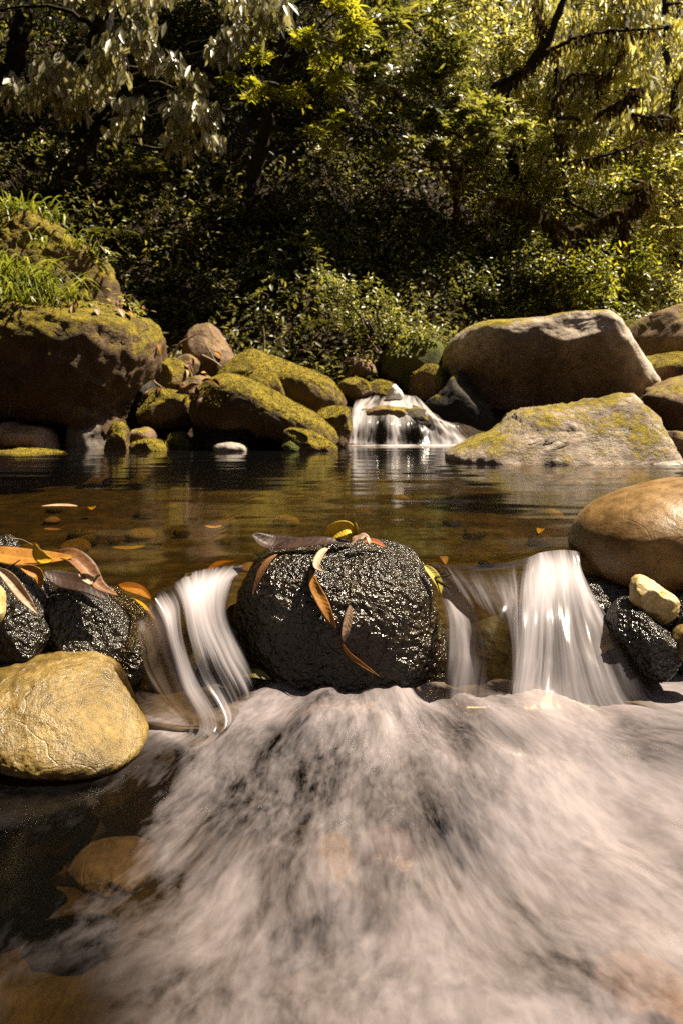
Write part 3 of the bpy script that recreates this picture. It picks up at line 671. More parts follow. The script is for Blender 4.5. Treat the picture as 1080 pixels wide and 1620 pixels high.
# lower rapids
FP = [(300, 1120, .45), (450, 1130, .7), (600, 1115, .85), (700, 1095, .9), (850, 1120, .98), (1000, 1120, .55), (1070, 1180, .4), (100, 1230, .04), (250, 1190, .12), (50, 1350, .0), (160, 1300, .1), (210, 1500, .14),
      (220, 1400, .2), (330, 1300, .4), (280, 1500, .25), (100, 1550, 0), (450, 1220, .55), (540, 1250, .42), (600, 1230, .35), (480, 1330, .42), (530, 1370, .58), (525, 1420, .5), (650, 1300, .55), (800, 1200, .85), (950, 1250, .85),
      (1000, 1400, .75), (800, 1400, .75), (600, 1400, .6), (500, 1450, .45), (400, 1400, .4), (420, 1600, .35), (600, 1600, .55), (800, 1580, .7), (1000, 1550, .65), (480, 1085, .35), (560, 1082, .5),
      (150, 1180, .05), (370, 1110, .2), (380, 1180, .45), (690, 1180, .75), (-200, 1300, 0), (1300, 1300, .4)]
fw = np.array([[*P(a, b, .57 / ((b - CY) / F))[:2], f] for a, b, f in FP])
nu, nv = 300, 260
ux = np.linspace(-2.2, 2.2, nu); ux = np.sign(ux) * (np.abs(ux) / 2.2) ** 1.7 * 2.2
ly2 = np.interp(ux, [-2.2, -.55, -.33, -.2, .0, .14, .25, .45, .62, 2.2], [1.34, 1.31, 1.305, 1.37, 1.38, 1.355, 1.33, 1.38, 1.42, 1.5])
vt = np.linspace(0, 1, nv)
X = np.repeat(ux[:, None], nv, 1); Yy = ly2[:, None] + vt[None, :] * (-1.2 - ly2[:, None]) ** 1
d2 = (X[..., None] - fw[:, 0]) ** 2 + (Yy[..., None] - fw[:, 1]) ** 2
wgt = 1 / (d2 + .0012) ** 1.5
foam = (wgt * fw[:, 2]).sum(-1) / wgt.sum(-1)
sx, sy = .06, 1.62
ang = np.arctan2(X - sx, sy - Yy); rr = np.hypot(X - sx, sy - Yy)
Z = -.205 - .035 * sstep(1.25, .7, Yy) - .03 * sstep(.7, -1, Yy) + .012 * np.exp(-((Yy - 1.22) / .09) ** 2) * np.clip(foam, 0, 1)
q = np.stack([ang.ravel() * 7, rr.ravel() * 5, X.ravel() * 0], 1)
Z = Z + (fbm(q, 3, 21) * .032 * np.clip(foam.ravel() + .1, 0, 1)).reshape(Z.shape)
xy = np.stack([X.ravel() * 3.2, Yy.ravel() * 3.2, X.ravel() * 0], 1)
w1 = fbm(xy, 3, 61).reshape(X.shape); w2 = fbm(xy + 9, 3, 62).reshape(X.shape)
broad = fbm(np.stack([ang.ravel() * 3.5, rr.ravel() * 4.5, X.ravel() * 0], 1), 3, 63).reshape(X.shape)
foam = np.clip(foam * (1 + .75 * broad), 0, 1.1) * sstep(.0, .34, foam)
fl = np.stack([ang * .9 + w1 * .06, rr * .6 + w2 * .07, X * 0], -1)
RAP = (X.copy(), Yy.copy(), Z.copy())
tag(mesh_np('water', np.stack([X, Yy, Z], -1).reshape(-1, 3), grid_faces(nu, nv)[:, ::-1].ravel(), np.full((nu - 1) * (nv - 1), 4), M['rapids'],
            attrs={'foam': ('FLOAT', foam.ravel()), 'flow': ('FLOAT_VECTOR', fl.reshape(-1, 3))}), kind='structure')

def sprays(lv, C, kind, L, W, tones, r=rng):
    """C (m,3) spray centres"""
    m = len(C)
    if kind == 'rosette':
        k = 8; ax = runit(m, r) * .55 + np.array([0, -.25, .8])
        ax /= np.linalg.norm(ax, axis=1)[:, None]
        a = np.cross(ax, runit(m, r)); a /= np.linalg.norm(a, axis=1)[:, None]; bb = np.cross(ax, a)
        th = (np.arange(k) / k * 2 * np.pi)[None, :] + r.uniform(-.3, .3, (m, k))
        el = r.uniform(.05, .6, (m, k))
        d = (a[:, None] * np.cos(th)[..., None] + bb[:, None] * np.sin(th)[..., None]) * np.cos(el)[..., None] + ax[:, None] * np.sin(el)[..., None]
        b = np.repeat(C[:, None], k, 1) + d * .006
        n = np.repeat(ax[:, None], k, 1); dr = r.uniform(.05, .45, (m, k))
    elif kind == 'hang':
        k = 7; j = np.arange(k)
        tw = runit(m, r) * np.array([1, 1, .35]); tw /= np.linalg.norm(tw, axis=1)[:, None]
        b = C[:, None] + tw[:, None] * ((j - k / 2) * L * .22)[None, :, None] + r.normal(size=(m, k, 3)) * L * .05
        d = np.repeat(np.array([[[0, 0, -1.]]]), m, 0) + r.normal(size=(m, k, 3)) * .28 + tw[:, None] * .25
        n = runit(m * k, r).reshape(m, k, 3) * .6 + np.array([.1, -1., .4]); dr = r.uniform(-.05, .1, (m, k))
    elif kind == 'bunch':
        k = 9; d = runit(m * k, r).reshape(m, k, 3) * np.array([1, 1, .7]) + np.array([0, -.1, .05])
        b = C[:, None] + r.normal(size=(m, k, 3)) * L * .8
        n = runit(m * k, r).reshape(m, k, 3) * .7 + np.array([.1, -.3, .9]); dr = r.uniform(.05, .4, (m, k))
    kk = b.shape[1]
    Ls = L * r.uniform(.65, 1.2, (m, kk)); Ws = W * r.uniform(.75, 1.2, (m, kk))
    tt = np.clip(r.normal(tones[0], tones[1], (m, 1)) + r.normal(0, .12, (m, kk)), 0, 1)
    f = lambda x: x.reshape(-1, 3)
    lv.add(f(b), f(d), f(n), Ls.ravel(), Ws.ravel(), dr.ravel(), tt.ravel())

def clouds(spec, r=rng):
    """spec rows: px, py, Y, rx_px, rz_px, ry_m, n -> spray centres gathered in ragged clumps"""
    out = []
    for (px, py, Y, rx, rz, ry, n) in spec:
        k = max(2, n // 9); cc = r.normal(size=(k, 3)) * .48
        cc = cc[np.arange(n) % k] + r.normal(size=(n, 3)) * .16
        c = P(px, py, Y); s = np.array([rx / F * Y, ry, rz / F * Y]); out.append(c + cc * s)
    return out

M['palehang'] = leaf_mat('pale_hanging_leaves', [(.07, .07, .03), (.28, .27, .16), (.48, .45, .32)], .35, .35, .6)
M['yellowgreen'] = leaf_mat('yellow_green_leaves', [(.06, .07, .01), (.2, .22, .02), (.36, .34, .035)], .5, .4, .4)
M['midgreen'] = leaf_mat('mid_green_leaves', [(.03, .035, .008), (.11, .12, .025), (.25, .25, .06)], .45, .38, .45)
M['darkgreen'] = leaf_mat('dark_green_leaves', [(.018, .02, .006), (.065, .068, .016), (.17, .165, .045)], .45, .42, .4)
M['ground_green'] = leaf_mat('ground_cover_leaves', [(.018, .022, .007), (.065, .068, .017), (.18, .17, .05)], .5, .45, .3)
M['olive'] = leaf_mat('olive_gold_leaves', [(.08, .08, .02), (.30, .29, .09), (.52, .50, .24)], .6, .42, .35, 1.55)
M['grass'] = leaf_mat('grass_blades', [(.05, .06, .01), (.15, .18, .02), (.3, .3, .06)], .45, .4, .4)
M['fern'] = leaf_mat('fern_fronds', [(.03, .03, .006), (.08, .085, .015), (.14, .13, .03)], .45, .5, .3)
M['moss'] = leaf_mat('hanging_moss', [(.03, .02, .005), (.07, .045, .012), (.12, .08, .02)], .35, .9, .05)

def tree(label, trunk, r0, bark, crown, leaf, kind, L, Wd, tones=(.5, .2), extra=(), moss=0, group=None, seed=0, name='tree', over=()):
    """trunk: list of (px,py,Y); crown: cloud rows; extra: limb polylines (list of (px,py,Y), r)"""
    r = np.random.default_rng(seed + 500)
    tp = np.array([P(*t) for t in trunk])
    base = tp[0].copy(); g = GZ(base[0], base[1]) - .1
    if base[2] > g: tp = np.vstack([[base[0] + r.normal() * .05, base[1] + .05, g], tp])
    base = tp[0]
    root = empty(name, base, label, 'tree', group)
    geo = Geo(); n = 40
    sp = catmull(tp, n); sp[1:-1] += r.normal(size=(n - 2, 3)) * r0 * .08
    rad = np.linspace(r0, r0 * .35, n); rad[:4] *= np.linspace(1.35, 1.05, 4)
    geo.tube(sp, rad, 10, .35, 6, seed)
    skel = [sp[n // 3:]]
    for ln, rr in extra:
        q = catmull([P(*t) for t in ln], 16 + 6 * len(ln)); q += r.normal(size=q.shape) * rr * .15
        geo.tube(q, np.linspace(rr, rr * .35, len(q)), 8, .5, 10, seed + 3); skel.append(q)
    cs = clouds(crown, r)
    lv = Leaves()
    for row, C in zip(crown, cs):
        c = C.mean(0); allp = np.vstack(skel); a = allp[np.argmin(np.linalg.norm(allp - c, axis=1) + .4 * np.maximum(0, allp[:, 2] - c[2]))]
        dist = np.linalg.norm(c - a)
        if dist < 3.5:
            m_ = (a + c) / 2 + r.normal(size=3) * dist * .12; q = catmull([a, m_, c], 14); q += r.normal(size=q.shape) * .008
            geo.tube(q, np.linspace(min(r0 * .4, .035), .010, 14), 5)
            for t in C[::7]:
                st = q[r.integers(7, 14)]; w = catmull([st, (st + t) / 2 + np.array([0, 0, .06 * np.linalg.norm(t - st)]) + r.normal(size=3) * .04, t], 7)
                geo.tube(w, np.linspace(.009, .003, 7), 4)
        sprays(lv, C, kind, L, Wd, tones, r)
    for (x, y, z, rx, ry, rz, nn, sc) in over:      # unseen canopy added above the frame to block light, joined to this crown
        C = np.array([x, y, z]) + r.uniform(-1, 1, (nn, 3)) * np.array([rx, ry, rz]); C[:, 2] += .3 * vnoise(C * .8, 4) * rz
        sprays(lv, C, kind, L * sc, Wd * sc * 1.3, tones, r)
        q = catmull([skel[0][-1], (skel[0][-1] + np.array([x, y, z])) / 2 + np.array([0, 0, .6]), [x, y, z]], 20); geo.tube(q, np.linspace(r0 * .5, .03, 20), 6)
    geo.build('trunk', bark, root, base)
    lv.build('crown', leaf, root, base)
    if moss:
        ml = Leaves()
        for q in skel[1:]:
            k = int(len(q) * moss); idx = r.integers(0, len(q), k)
            b = q[idx] + r.normal(size=(k, 3)) * .03
            ml.add(b, np.array([0, 0, -1.]) + r.normal(size=(k, 3)) * .25, runit(k, r) * .5 + np.array([0, -1, 0]), r.uniform(.05, .2, k), r.uniform(.015, .04, k), 0, r.uniform(0, 1, k))
        ml.build('moss', M['moss'], root, base)
    return root

def shrub(label, px, py, Y, rx, rz, ry, n, leaf, kind, L, Wd, tones=(.5, .2), seed=0, group='shrubs on the dark hillside', name='shrub', cat='shrub', skew=0, foot=None):
    r = np.random.default_rng(seed + 900)
    c = P(px, py, Y); foot = np.array([c[0], c[1] + .1, min(GZ(c[0], c[1] + .1), c[2] - .15)]) if foot is None else foot
    root = empty(name, foot, label, cat, group)
    C = clouds([(px, py, Y, rx, rz, ry, n)], r)[0]
    if skew: C[:, 2] -= (C[:, 0] - c[0]) * skew
    lv = Leaves(); sprays(lv, C, kind, L, Wd, tones, r)
    geo = Geo()
    for t in C[::max(1, len(C) // 16)]:
        m_ = (foot + t) / 2 + np.array([0, 0, .12]) + r.normal(size=3) * .05
        geo.tube(catmull([foot, m_, t], 8), np.linspace(.014, .004, 8), 4)
    geo.build('stem', M['bark'], root, foot); lv.build('foliage', leaf, root, foot)
    return root

def fern(label, px, py, Y, n, Lf, seed=0, mat=None, group='ferns on the dark hillside'):
    r = np.random.default_rng(seed + 1300); c = P(px, py, Y)
    root = empty('fern', c, label, 'fern', group); lv = Leaves(); geo = Geo()
    for k in range(n):
        a = k / n * 2 * np.pi + r.uniform(-.3, .3); out = np.array([math.cos(a), math.sin(a), 0]); l = Lf * r.uniform(.7, 1.1)
        t = np.linspace(0, 1, 18)[:, None]
        sp = c + out * l * (t * .85) + np.array([0, 0, 1.]) * l * (.75 * t - .75 * t ** 2.2)
        geo.tube(sp[::3], .004, 3)
        sd = np.cross(out, [0, 0, 1.]); w = .26 * l * np.sin(np.pi * np.clip(t[1:], .02, .98)) ** .7
        for s in (1, -1):
            lv.add(sp[1:], sd * s + out * .35 + np.array([0, 0, -.15]), np.array([0, 0, 1.]), w[:, 0], l * .045, .15, np.clip(r.normal(.5, .15, 17), 0, 1))
    geo.build('stalk', M['bark'], root, c); lv.build('frond', mat or M['fern'], root, c); return root

def grass(label, base, n, Lb, wb, lean, seed=0, mat=None, spread=.1, group='grass tufts on the left boulders', droop=1.0):
    """long arching blades, one mesh"""
    r = np.random.default_rng(seed + 1700); base = np.asarray(base, float)
    V = []; FF = []; T = []; k = 0; m = 9
    for i in range(n):
        b = base + r.normal(size=3) * np.array([spread, spread * .6, spread * .35])
        a = r.uniform(0, 2 * np.pi); out = np.array([math.cos(a), math.sin(a), 0]) * r.uniform(.2, .8) + np.asarray(lean) * r.uniform(.4, 1.2)
        l = Lb * r.uniform(.55, 1.15); t = np.linspace(0, 1, m)[:, None]
        sp = b + out * l * t * .9 + np.array([0, 0, 1.]) * l * (.95 * t - droop * r.uniform(.5, 1.2) * t ** 2.2)
        sd = np.cross(out, [0, 0, 1.]) + r.normal(size=3) * .3; sd /= np.linalg.norm(sd) + 1e-9
        w = wb * r.uniform(.6, 1.2) * (1 - t ** 1.8) * .5 + .0006
        V.append(np.stack([sp - sd * w, sp + sd * w], 1).reshape(-1, 3)); T.append(np.full(2 * m, np.clip(r.normal(.55, .25), 0, 1)))
        j = np.arange(m - 1) * 2 + k; FF.append(np.stack([j, j + 1, j + 3, j + 2], 1)); k += 2 * m
    FF = np.vstack(FF)
    o = mesh_np('grass_tuft', np.vstack(V), FF.ravel(), np.full(len(FF), 4), mat or M['grass'], None, True, base, {'tone': ('FLOAT', np.concatenate(T))})
    return tag(o, label, 'grass', group)

exec_forest = True
# ------------------------------------------------------------------ forest
tg = 'trees of the forest wall'
tree('thick dark leaning tree at left behind sprays of pale hanging leaves',
     [(92, 420, 8.2), (128, 260, 8.1), (150, 120, 8.0), (172, -20, 7.9), (200, -260, 7.8)], .2, M['bark'],
     [(60, 100, 6.9, 60, 60, .3, 30), (95, 130, 6.8, 55, 35, .3, 26), (215, 60, 6.7, 60, 25, .3, 26), (275, 70, 6.7, 40, 30, .3, 22), (360, 50, 6.8, 40, 40, .3, 24),
      (150, 100, 6.9, 70, 30, .3, 20), (190, 130, 6.9, 100, 40, .3, 24), (240, 150, 6.9, 70, 40, .3, 22), (300, 175, 6.9, 60, 30, .3, 18), (205, 180, 6.9, 30, 18, .2, 7), (285, 215, 6.9, 18, 10, .2, 5), (335, 212, 6.9, 14, 9, .2, 4),
      (30, 155, 7, 35, 50, .3, 16), (-10, 40, 8.6, 90, 90, .5, 40), (180, 0, 8.8, 140, 60, .5, 70), (120, -60, 7, 150, 50, .5, 80), (320, -30, 7, 120, 60, .5, 80), (400, 20, 7.0, 60, 60, .3, 30), (320, 110, 7.0, 60, 30, .3, 12)],
     M['palehang'], 'hang', .17, .05, (.6, .2), seed=1, group=tg)
tree('dark tree trunk cut by the top left picture corner',
     [(-20, 330, 8.8), (10, 140, 8.8), (42, 0, 8.8), (60, -200, 8.8)], .17, M['bark'],
     [(30, 60, 8.9, 90, 90, .5, 60), (-60, 100, 8.8, 100, 150, .6, 80), (60, -120, 8.6, 160, 90, .8, 120), (60, 260, 9.2, 80, 90, .5, 50)], M['darkgreen'], 'bunch', .11, .035, (.6, .2), seed=2, group=tg,
     over=[(-6.5, 4, 6.5, 1.6, 4, 1.8, 260, 3), (-4.5, 1.5, 8.2, 2.8, 4, .7, 420, 4), (-.8, 1.0, 8.6, 1.9, 4.2, .6, 420, 4), (-3, 6, 8.0, 2, 1.5, .6, 140, 3.6)])  # unseen canopy added high over the stream to cut skylight
tree('slim dark tree in the centre carrying bright yellow green leaf rosettes',
     [(372, 420, 8.4), (392, 320, 8.3), (418, 215, 8.2), (440, 110, 8.1), (470, -60, 8.0)], .12, M['bark'],
     [(470, 55, 7.4, 60, 22, .3, 34), (540, 55, 7.4, 50, 30, .3, 30), (395, 105, 7.4, 45, 30, .3, 26), (440, 130, 7.4, 45, 20, .3, 20), (375, 120, 7.3, 40, 18, .3, 10), (430, 165, 7.5, 40, 22, .3, 14), (480, 205, 7.5, 50, 30, .3, 16),
      (520, 150, 7.5, 60, 40, .4, 24), (535, 110, 7.5, 50, 40, .3, 22), (445, 30, 7.5, 60, 30, .4, 22), (560, 20, 7.5, 60, 40, .4, 26), (510, 90, 7.6, 70, 30, .4, 14)],
     M['yellowgreen'], 'rosette', .135, .032, (.7, .22), seed=3, group=tg)
tree('reddish straight trunk with mid green rosettes above the bush',
     [(722, 470, 9.2), (722, 380, 9.2), (718, 260, 9.2), (690, 120, 9.1), (680, -60, 9.0)], .075, M['redbark'],
     [(600, 40, 8.2, 70, 60, .5, 60), (650, 110, 8.2, 70, 60, .5, 70), (700, 50, 8.3, 60, 60, .5, 60), (610, 150, 8.0, 60, 40, .4, 50), (660, 190, 8.0, 60, 35, .4, 50), (700, 215, 8.0, 60, 40, .4, 50), (580, 100, 8.3, 60, 60, .4, 40),
      (680, 250, 8.0, 40, 25, .3, 30), (740, 160, 8.2, 50, 60, .4, 60), (770, 210, 8.2, 55, 40, .4, 60), (640, 20, 8.6, 120, 40, .6, 60), (600, 250, 8.6, 50, 40, .4, 16)],
     M['midgreen'], 'rosette', .15, .042, (.65, .25), seed=4, group=tg)
tree('dark vertical trunk right of centre with olive sunlit foliage',
     [(833, 470, 9.6), (832, 380, 9.6), (832, 260, 9.6), (826, 150, 9.6), (835, -20, 9.5)], .075, M['bark'],
     [(800, 60, 9.0, 90, 70, .6, 110), (790, 190, 8.6, 70, 40, .4, 70), (850, 250, 8.9, 70, 50, .5, 80), (770, 280, 8.8, 60, 40, .4, 50), (860, 320, 9.3, 70, 50, .5, 60), (760, 350, 9.3, 50, 50, .5, 40), (740, 30, 9, 60, 60, .5, 70)],
     M['olive'], 'bunch', .11, .034, (.45, .22), seed=5, group=tg)
tree('mossy crooked tree at right with thick twisted bare limbs',
     [(952, 470, 8.3), (945, 440, 8.3), (930, 398, 8.3), (905, 368, 8.3), (868, 346, 8.3), (850, 320, 8.4)], .085, M['mossbark'],
     [(930, 440, 8.1, 70, 50, .4, 90), (960, 300, 8.6, 60, 40, .4, 50), (1000, 260, 8.8, 60, 60, .4, 60), (1000, 420, 8.7, 70, 55, .4, 130), (890, 300, 8.9, 70, 45, .4, 80), (840, 420, 8.7, 60, 40, .4, 80)], M['yellowgreen'], 'bunch', .08, .026, (.5, .22),
     extra=[([(905, 368, 8.3), (945, 352, 8.3), (990, 332, 8.2), (1022, 318, 8.2)], .06), ([(930, 396, 8.3), (960, 398, 8.2), (982, 380, 8.2), (985, 350, 8.2)], .05),
            ([(868, 346, 8.3), (890, 385, 8.25), (893, 400, 8.25)], .03), ([(1000, 326, 8.2), (1015, 305, 8.2), (1018, 290, 8.2)], .025), ([(868, 346, 8.3), (840, 330, 8.4), (780, 310, 8.5)], .035)], moss=9, seed=6, group=tg)
tree('tall tree at upper right with dark spreading branches and pale leaves',
     [(860, 520, 10.4), (830, 330, 10.0), (795, 165, 9.2), (842, 95, 8.7), (868, 60, 8.6), (892, -10, 8.5), (910, -120, 8.4)], .09, M['bark'],
     [(880, 40, 9.2, 90, 60, .6, 130), (960, 90, 9.2, 90, 60, .6, 140), (1040, 40, 9.2, 80, 70, .6, 130), (1040, 140, 9.3, 80, 60, .6, 130), (930, 160, 9.3, 90, 50, .6, 110), (900, 220, 9.4, 80, 50, .6, 90), (1000, 210, 9.4, 80, 50, .6, 110), (860, 140, 9.2, 70, 50, .6, 80), (950, 0, 9.0, 150, 50, .6, 140), (1080, 220, 9.4, 70, 60, .5, 80)],
     M['olive'], 'hang', .15, .042, (.7, .22),
     extra=[([(780, 138, 8.8), (820, 115, 8.7), (848, 92, 8.7)], .045), ([(842, 95, 8.7), (905, 62, 8.6), (960, 50, 8.5), (1060, 45, 8.4)], .035), ([(853, 80, 8.7), (856, 40, 8.6), (845, 0, 8.6)], .03),
            ([(870, 175, 8.6), (900, 120, 8.6), (960, 118, 8.5), (985, 70, 8.5)], .022), ([(945, 182, 8.5), (975, 165, 8.4), (1000, 150, 8.4), (1008, 142, 8.4), (985, 143, 8.4)], .04), ([(885, 256, 8.6), (930, 252, 8.5), (980, 238, 8.4), (1020, 218, 8.4)], .024), ([(1000, 180, 8.5), (1040, 190, 8.5), (1070, 190, 8.5)], .025),
            ([(880, 90, 8.7), (882, 200, 8.7), (890, 250, 8.7)], .012)], moss=3, seed=7, group=tg)
for k, (lb, px, Y, rows, leaf, kind, L, w, tn) in enumerate([
    ('pale sunlit tree filling the right edge of the forest', 1060, 10.5, [(1040, 300, 10, 90, 90, .7, 220), (1060, 400, 10, 70, 80, .6, 180), (1000, 380, 10.2, 70, 70, .6, 150), (1090, 160, 10.2, 80, 120, .7, 170), (1065, 330, 9.3, 50, 110, .5, 200), (1060, 0, 10.4, 110, 80, .6, 170), (1040, 470, 9.0, 60, 30, .4, 60)], 'olive', 'bunch', .1, .036, (.75, .18)),
    ('golden leaved tree behind the tall upper right one', 960, 11.5, [(960, 160, 11, 130, 90, .8, 240), (980, 40, 11, 150, 90, .8, 240), (940, 280, 11, 90, 80, .8, 170), (860, 90, 11.2, 100, 90, .8, 180)], 'olive', 'hang', .14, .04, (.65, .22)),
    ('dim olive tree behind the vertical trunk right of centre', 800, 11, [(800, 250, 10.6, 100, 110, .8, 180), (760, 120, 10.6, 110, 100, .8, 180), (800, 400, 10.4, 90, 70, .7, 130), (720, 330, 10.3, 70, 90, .6, 90)], 'midgreen', 'bunch', .11, .036, (.6, .2)),
    ('dark green tree filling the shade behind the reddish trunk', 620, 10.5, [(620, 160, 10, 120, 120, .8, 170), (560, 300, 9.8, 110, 100, .7, 120), (650, 330, 9.8, 80, 100, .6, 90), (640, -20, 10, 150, 100, .8, 240), (760, -10, 11.5, 170, 90, .8, 220), (560, -200, 11, 160, 100, 1., 120)], 'darkgreen', 'bunch', .11, .034, (.6, .25)),  # last row, above the frame, is added to shade the left forest
    ('dark green tree filling the shade behind the slim centre tree', 470, 10.5, [(470, 180, 10, 120, 120, .8, 140), (430, 10, 10.4, 150, 110, .8, 260), (340, 250, 9.8, 100, 100, .7, 90), (500, 330, 9.6, 100, 80, .6, 80), (420, -180, 10.8, 160, 100, 1., 130)], 'darkgreen', 'bunch', .1, .034, (.55, .25)),  # its last row too is an unseen addition shading the left forest
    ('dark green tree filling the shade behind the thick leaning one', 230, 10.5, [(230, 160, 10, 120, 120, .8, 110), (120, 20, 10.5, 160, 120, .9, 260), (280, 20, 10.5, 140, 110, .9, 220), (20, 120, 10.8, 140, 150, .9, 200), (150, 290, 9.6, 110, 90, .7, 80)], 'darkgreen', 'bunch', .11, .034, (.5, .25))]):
    tree(lb, [(px, 480, Y), (px + 10, 250, Y), (px - 8, 60, Y), (px, -120, Y)], .1, M['bark'], rows, M[leaf], kind, L, w, tn, seed=20 + k, group=tg,
         over=[(.2, 9.7, 7.6, 1.2, 1.2, .5, 150, 2.3)] if k == 4 else [(-1.7, 9.9, 7.4, 1.0, 1.1, .5, 140, 2.3)] if k == 5 else [])  # unseen leaf clumps added overhead to keep sun off the left forest

k = 0
r = np.random.default_rng(77)
for (lb, px, py, Y, rx, rz, ry, n, leaf, kind, L, w, tn) in [
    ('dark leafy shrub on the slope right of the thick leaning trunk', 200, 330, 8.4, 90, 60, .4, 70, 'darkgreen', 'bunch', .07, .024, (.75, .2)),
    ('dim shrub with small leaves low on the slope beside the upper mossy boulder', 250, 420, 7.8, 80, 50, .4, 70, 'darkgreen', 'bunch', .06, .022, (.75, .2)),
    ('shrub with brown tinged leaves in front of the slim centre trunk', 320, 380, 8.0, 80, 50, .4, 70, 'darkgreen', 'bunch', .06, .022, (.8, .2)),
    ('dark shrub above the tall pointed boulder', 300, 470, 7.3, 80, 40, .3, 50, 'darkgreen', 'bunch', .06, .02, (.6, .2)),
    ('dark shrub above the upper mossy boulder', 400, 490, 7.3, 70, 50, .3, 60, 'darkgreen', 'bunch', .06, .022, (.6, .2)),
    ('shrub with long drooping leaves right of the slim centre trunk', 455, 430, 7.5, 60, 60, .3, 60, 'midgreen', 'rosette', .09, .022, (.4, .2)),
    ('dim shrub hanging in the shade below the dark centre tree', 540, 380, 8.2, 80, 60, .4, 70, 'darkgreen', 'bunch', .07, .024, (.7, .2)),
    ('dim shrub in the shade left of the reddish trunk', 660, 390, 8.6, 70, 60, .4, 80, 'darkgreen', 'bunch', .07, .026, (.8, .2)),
    ('green shrub just above the biggest boulder at its left', 740, 460, 8.2, 70, 50, .4, 110, 'midgreen', 'bunch', .055, .022, (.4, .2)),
    ('olive shrub above the middle of the biggest boulder', 820, 440, 8.4, 70, 50, .4, 120, 'midgreen', 'bunch', .055, .022, (.6, .2)),
    ('bright yellow green shrub below the twisted mossy limbs', 925, 455, 8.0, 50, 45, .4, 120, 'yellowgreen', 'bunch', .06, .024, (.6, .2)),
    ('green shrub between the biggest boulder and the crested one', 985, 500, 8.2, 40, 50, .3, 70, 'midgreen', 'bunch', .06, .022, (.6, .2)),
    ('pale olive shrub above the crested boulder at the right edge', 1040, 450, 9.0, 60, 40, .4, 90, 'olive', 'bunch', .07, .026, (.5, .2)),
    ('dark olive shrub at the foot of the vertical trunk right of centre', 850, 380, 9.0, 60, 50, .4, 80, 'olive', 'bunch', .06, .024, (.3, .2)),
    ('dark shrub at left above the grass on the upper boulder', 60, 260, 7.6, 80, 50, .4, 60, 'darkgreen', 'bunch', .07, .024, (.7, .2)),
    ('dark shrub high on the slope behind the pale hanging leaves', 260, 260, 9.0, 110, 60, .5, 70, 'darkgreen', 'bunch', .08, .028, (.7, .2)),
]:
    k += 1
    shrub(lb, px, py, Y, rx, rz, ry, n, M[leaf], kind, L, w, tn, seed=k)
shrub('leafy bush spilling over the mossy bank above the waterfall', 600, 500, 6.9, 95, 40, .35, 190, M['midgreen'], 'bunch', .055, .024, (.75, .2), seed=40, group=None, name='bush', cat='bush', skew=.55, foot=P(610, 560, 7.1))
shrub('leafy end of greenery hanging down beside the biggest boulder', 668, 540, 6.7, 34, 36, .25, 70, M['midgreen'], 'bunch', .05, .022, (.8, .2), seed=41, group=None, name='bush', cat='bush', foot=P(668, 575, 6.9))
shrub('small plant with lit oval leaves right of the upper mossy boulder', 222, 490, 5.35, 26, 14, .12, 9, M['midgreen'], 'bunch', .07, .026, (.95, .1), seed=42, group=None, name='plant', cat='plant', foot=P(205, 515, 5.4))
shrub('small leafy plant on the right shoulder of the upper mossy boulder', 158, 400, 5.75, 28, 22, .12, 12, M['midgreen'], 'bunch', .06, .022, (.8, .1), seed=43, group=None, name='plant', cat='plant', foot=P(145, 420, 5.8))
shrub('single pale rosette plant in the dark gap below the centre trunk', 413, 462, 6.9, 4, 3, .03, 2, M['midgreen'], 'rosette', .12, .03, (.9, .1), seed=44, group=None, name='plant', cat='plant', foot=P(413, 490, 6.95))
for i, (lb, px, py, Y, n, l) in enumerate([
    ('fern arching below the pale hanging leaves', 230, 270, 8.2, 9, .5), ('fern left of the slim centre trunk', 340, 340, 8.0, 9, .45), ('fern in the dark gap right of the thick trunk', 180, 380, 7.6, 9, .45),
    ('fern on the slope at the foot of the slim trunk', 440, 350, 8.2, 9, .45), ('fern under the bush beside the dark humped rock', 505, 520, 6.9, 8, .35), ('fern beside the red trunk', 770, 430, 8.6, 9, .4),
    ('fern right of the biggest boulder', 970, 520, 7.6, 9, .4)]):
    fern(lb, px, py, Y, n, l, seed=i)

# ground cover over the hillside
ur = np.random.default_rng(41); lv = Leaves()
for tones, n, L_ in (((.55, .25), 7000, .085), ((.9, .15), 2600, .10)):
    x = ur.uniform(-5, 6.5, n); y = 6.7 + np.maximum(0, x - .8) * .75 + ur.uniform(0, 1, n) ** 1.4 * 9 - .1
    z = ground_z(x, y) + ur.uniform(.0, .38, n) * (.4 + .6 * (vnoise(np.stack([x * 1.3, y * 1.3, x * 0], 1), 3) > -.2))
    sprays(lv, np.stack([x, y - .05, z], 1), 'bunch', L_, L_ * .36, tones, ur)
tag(lv.build('undergrowth', M['ground_green']), 'dark leafy ground cover on the shaded hillside under the trees', 'undergrowth', None, 'stuff')
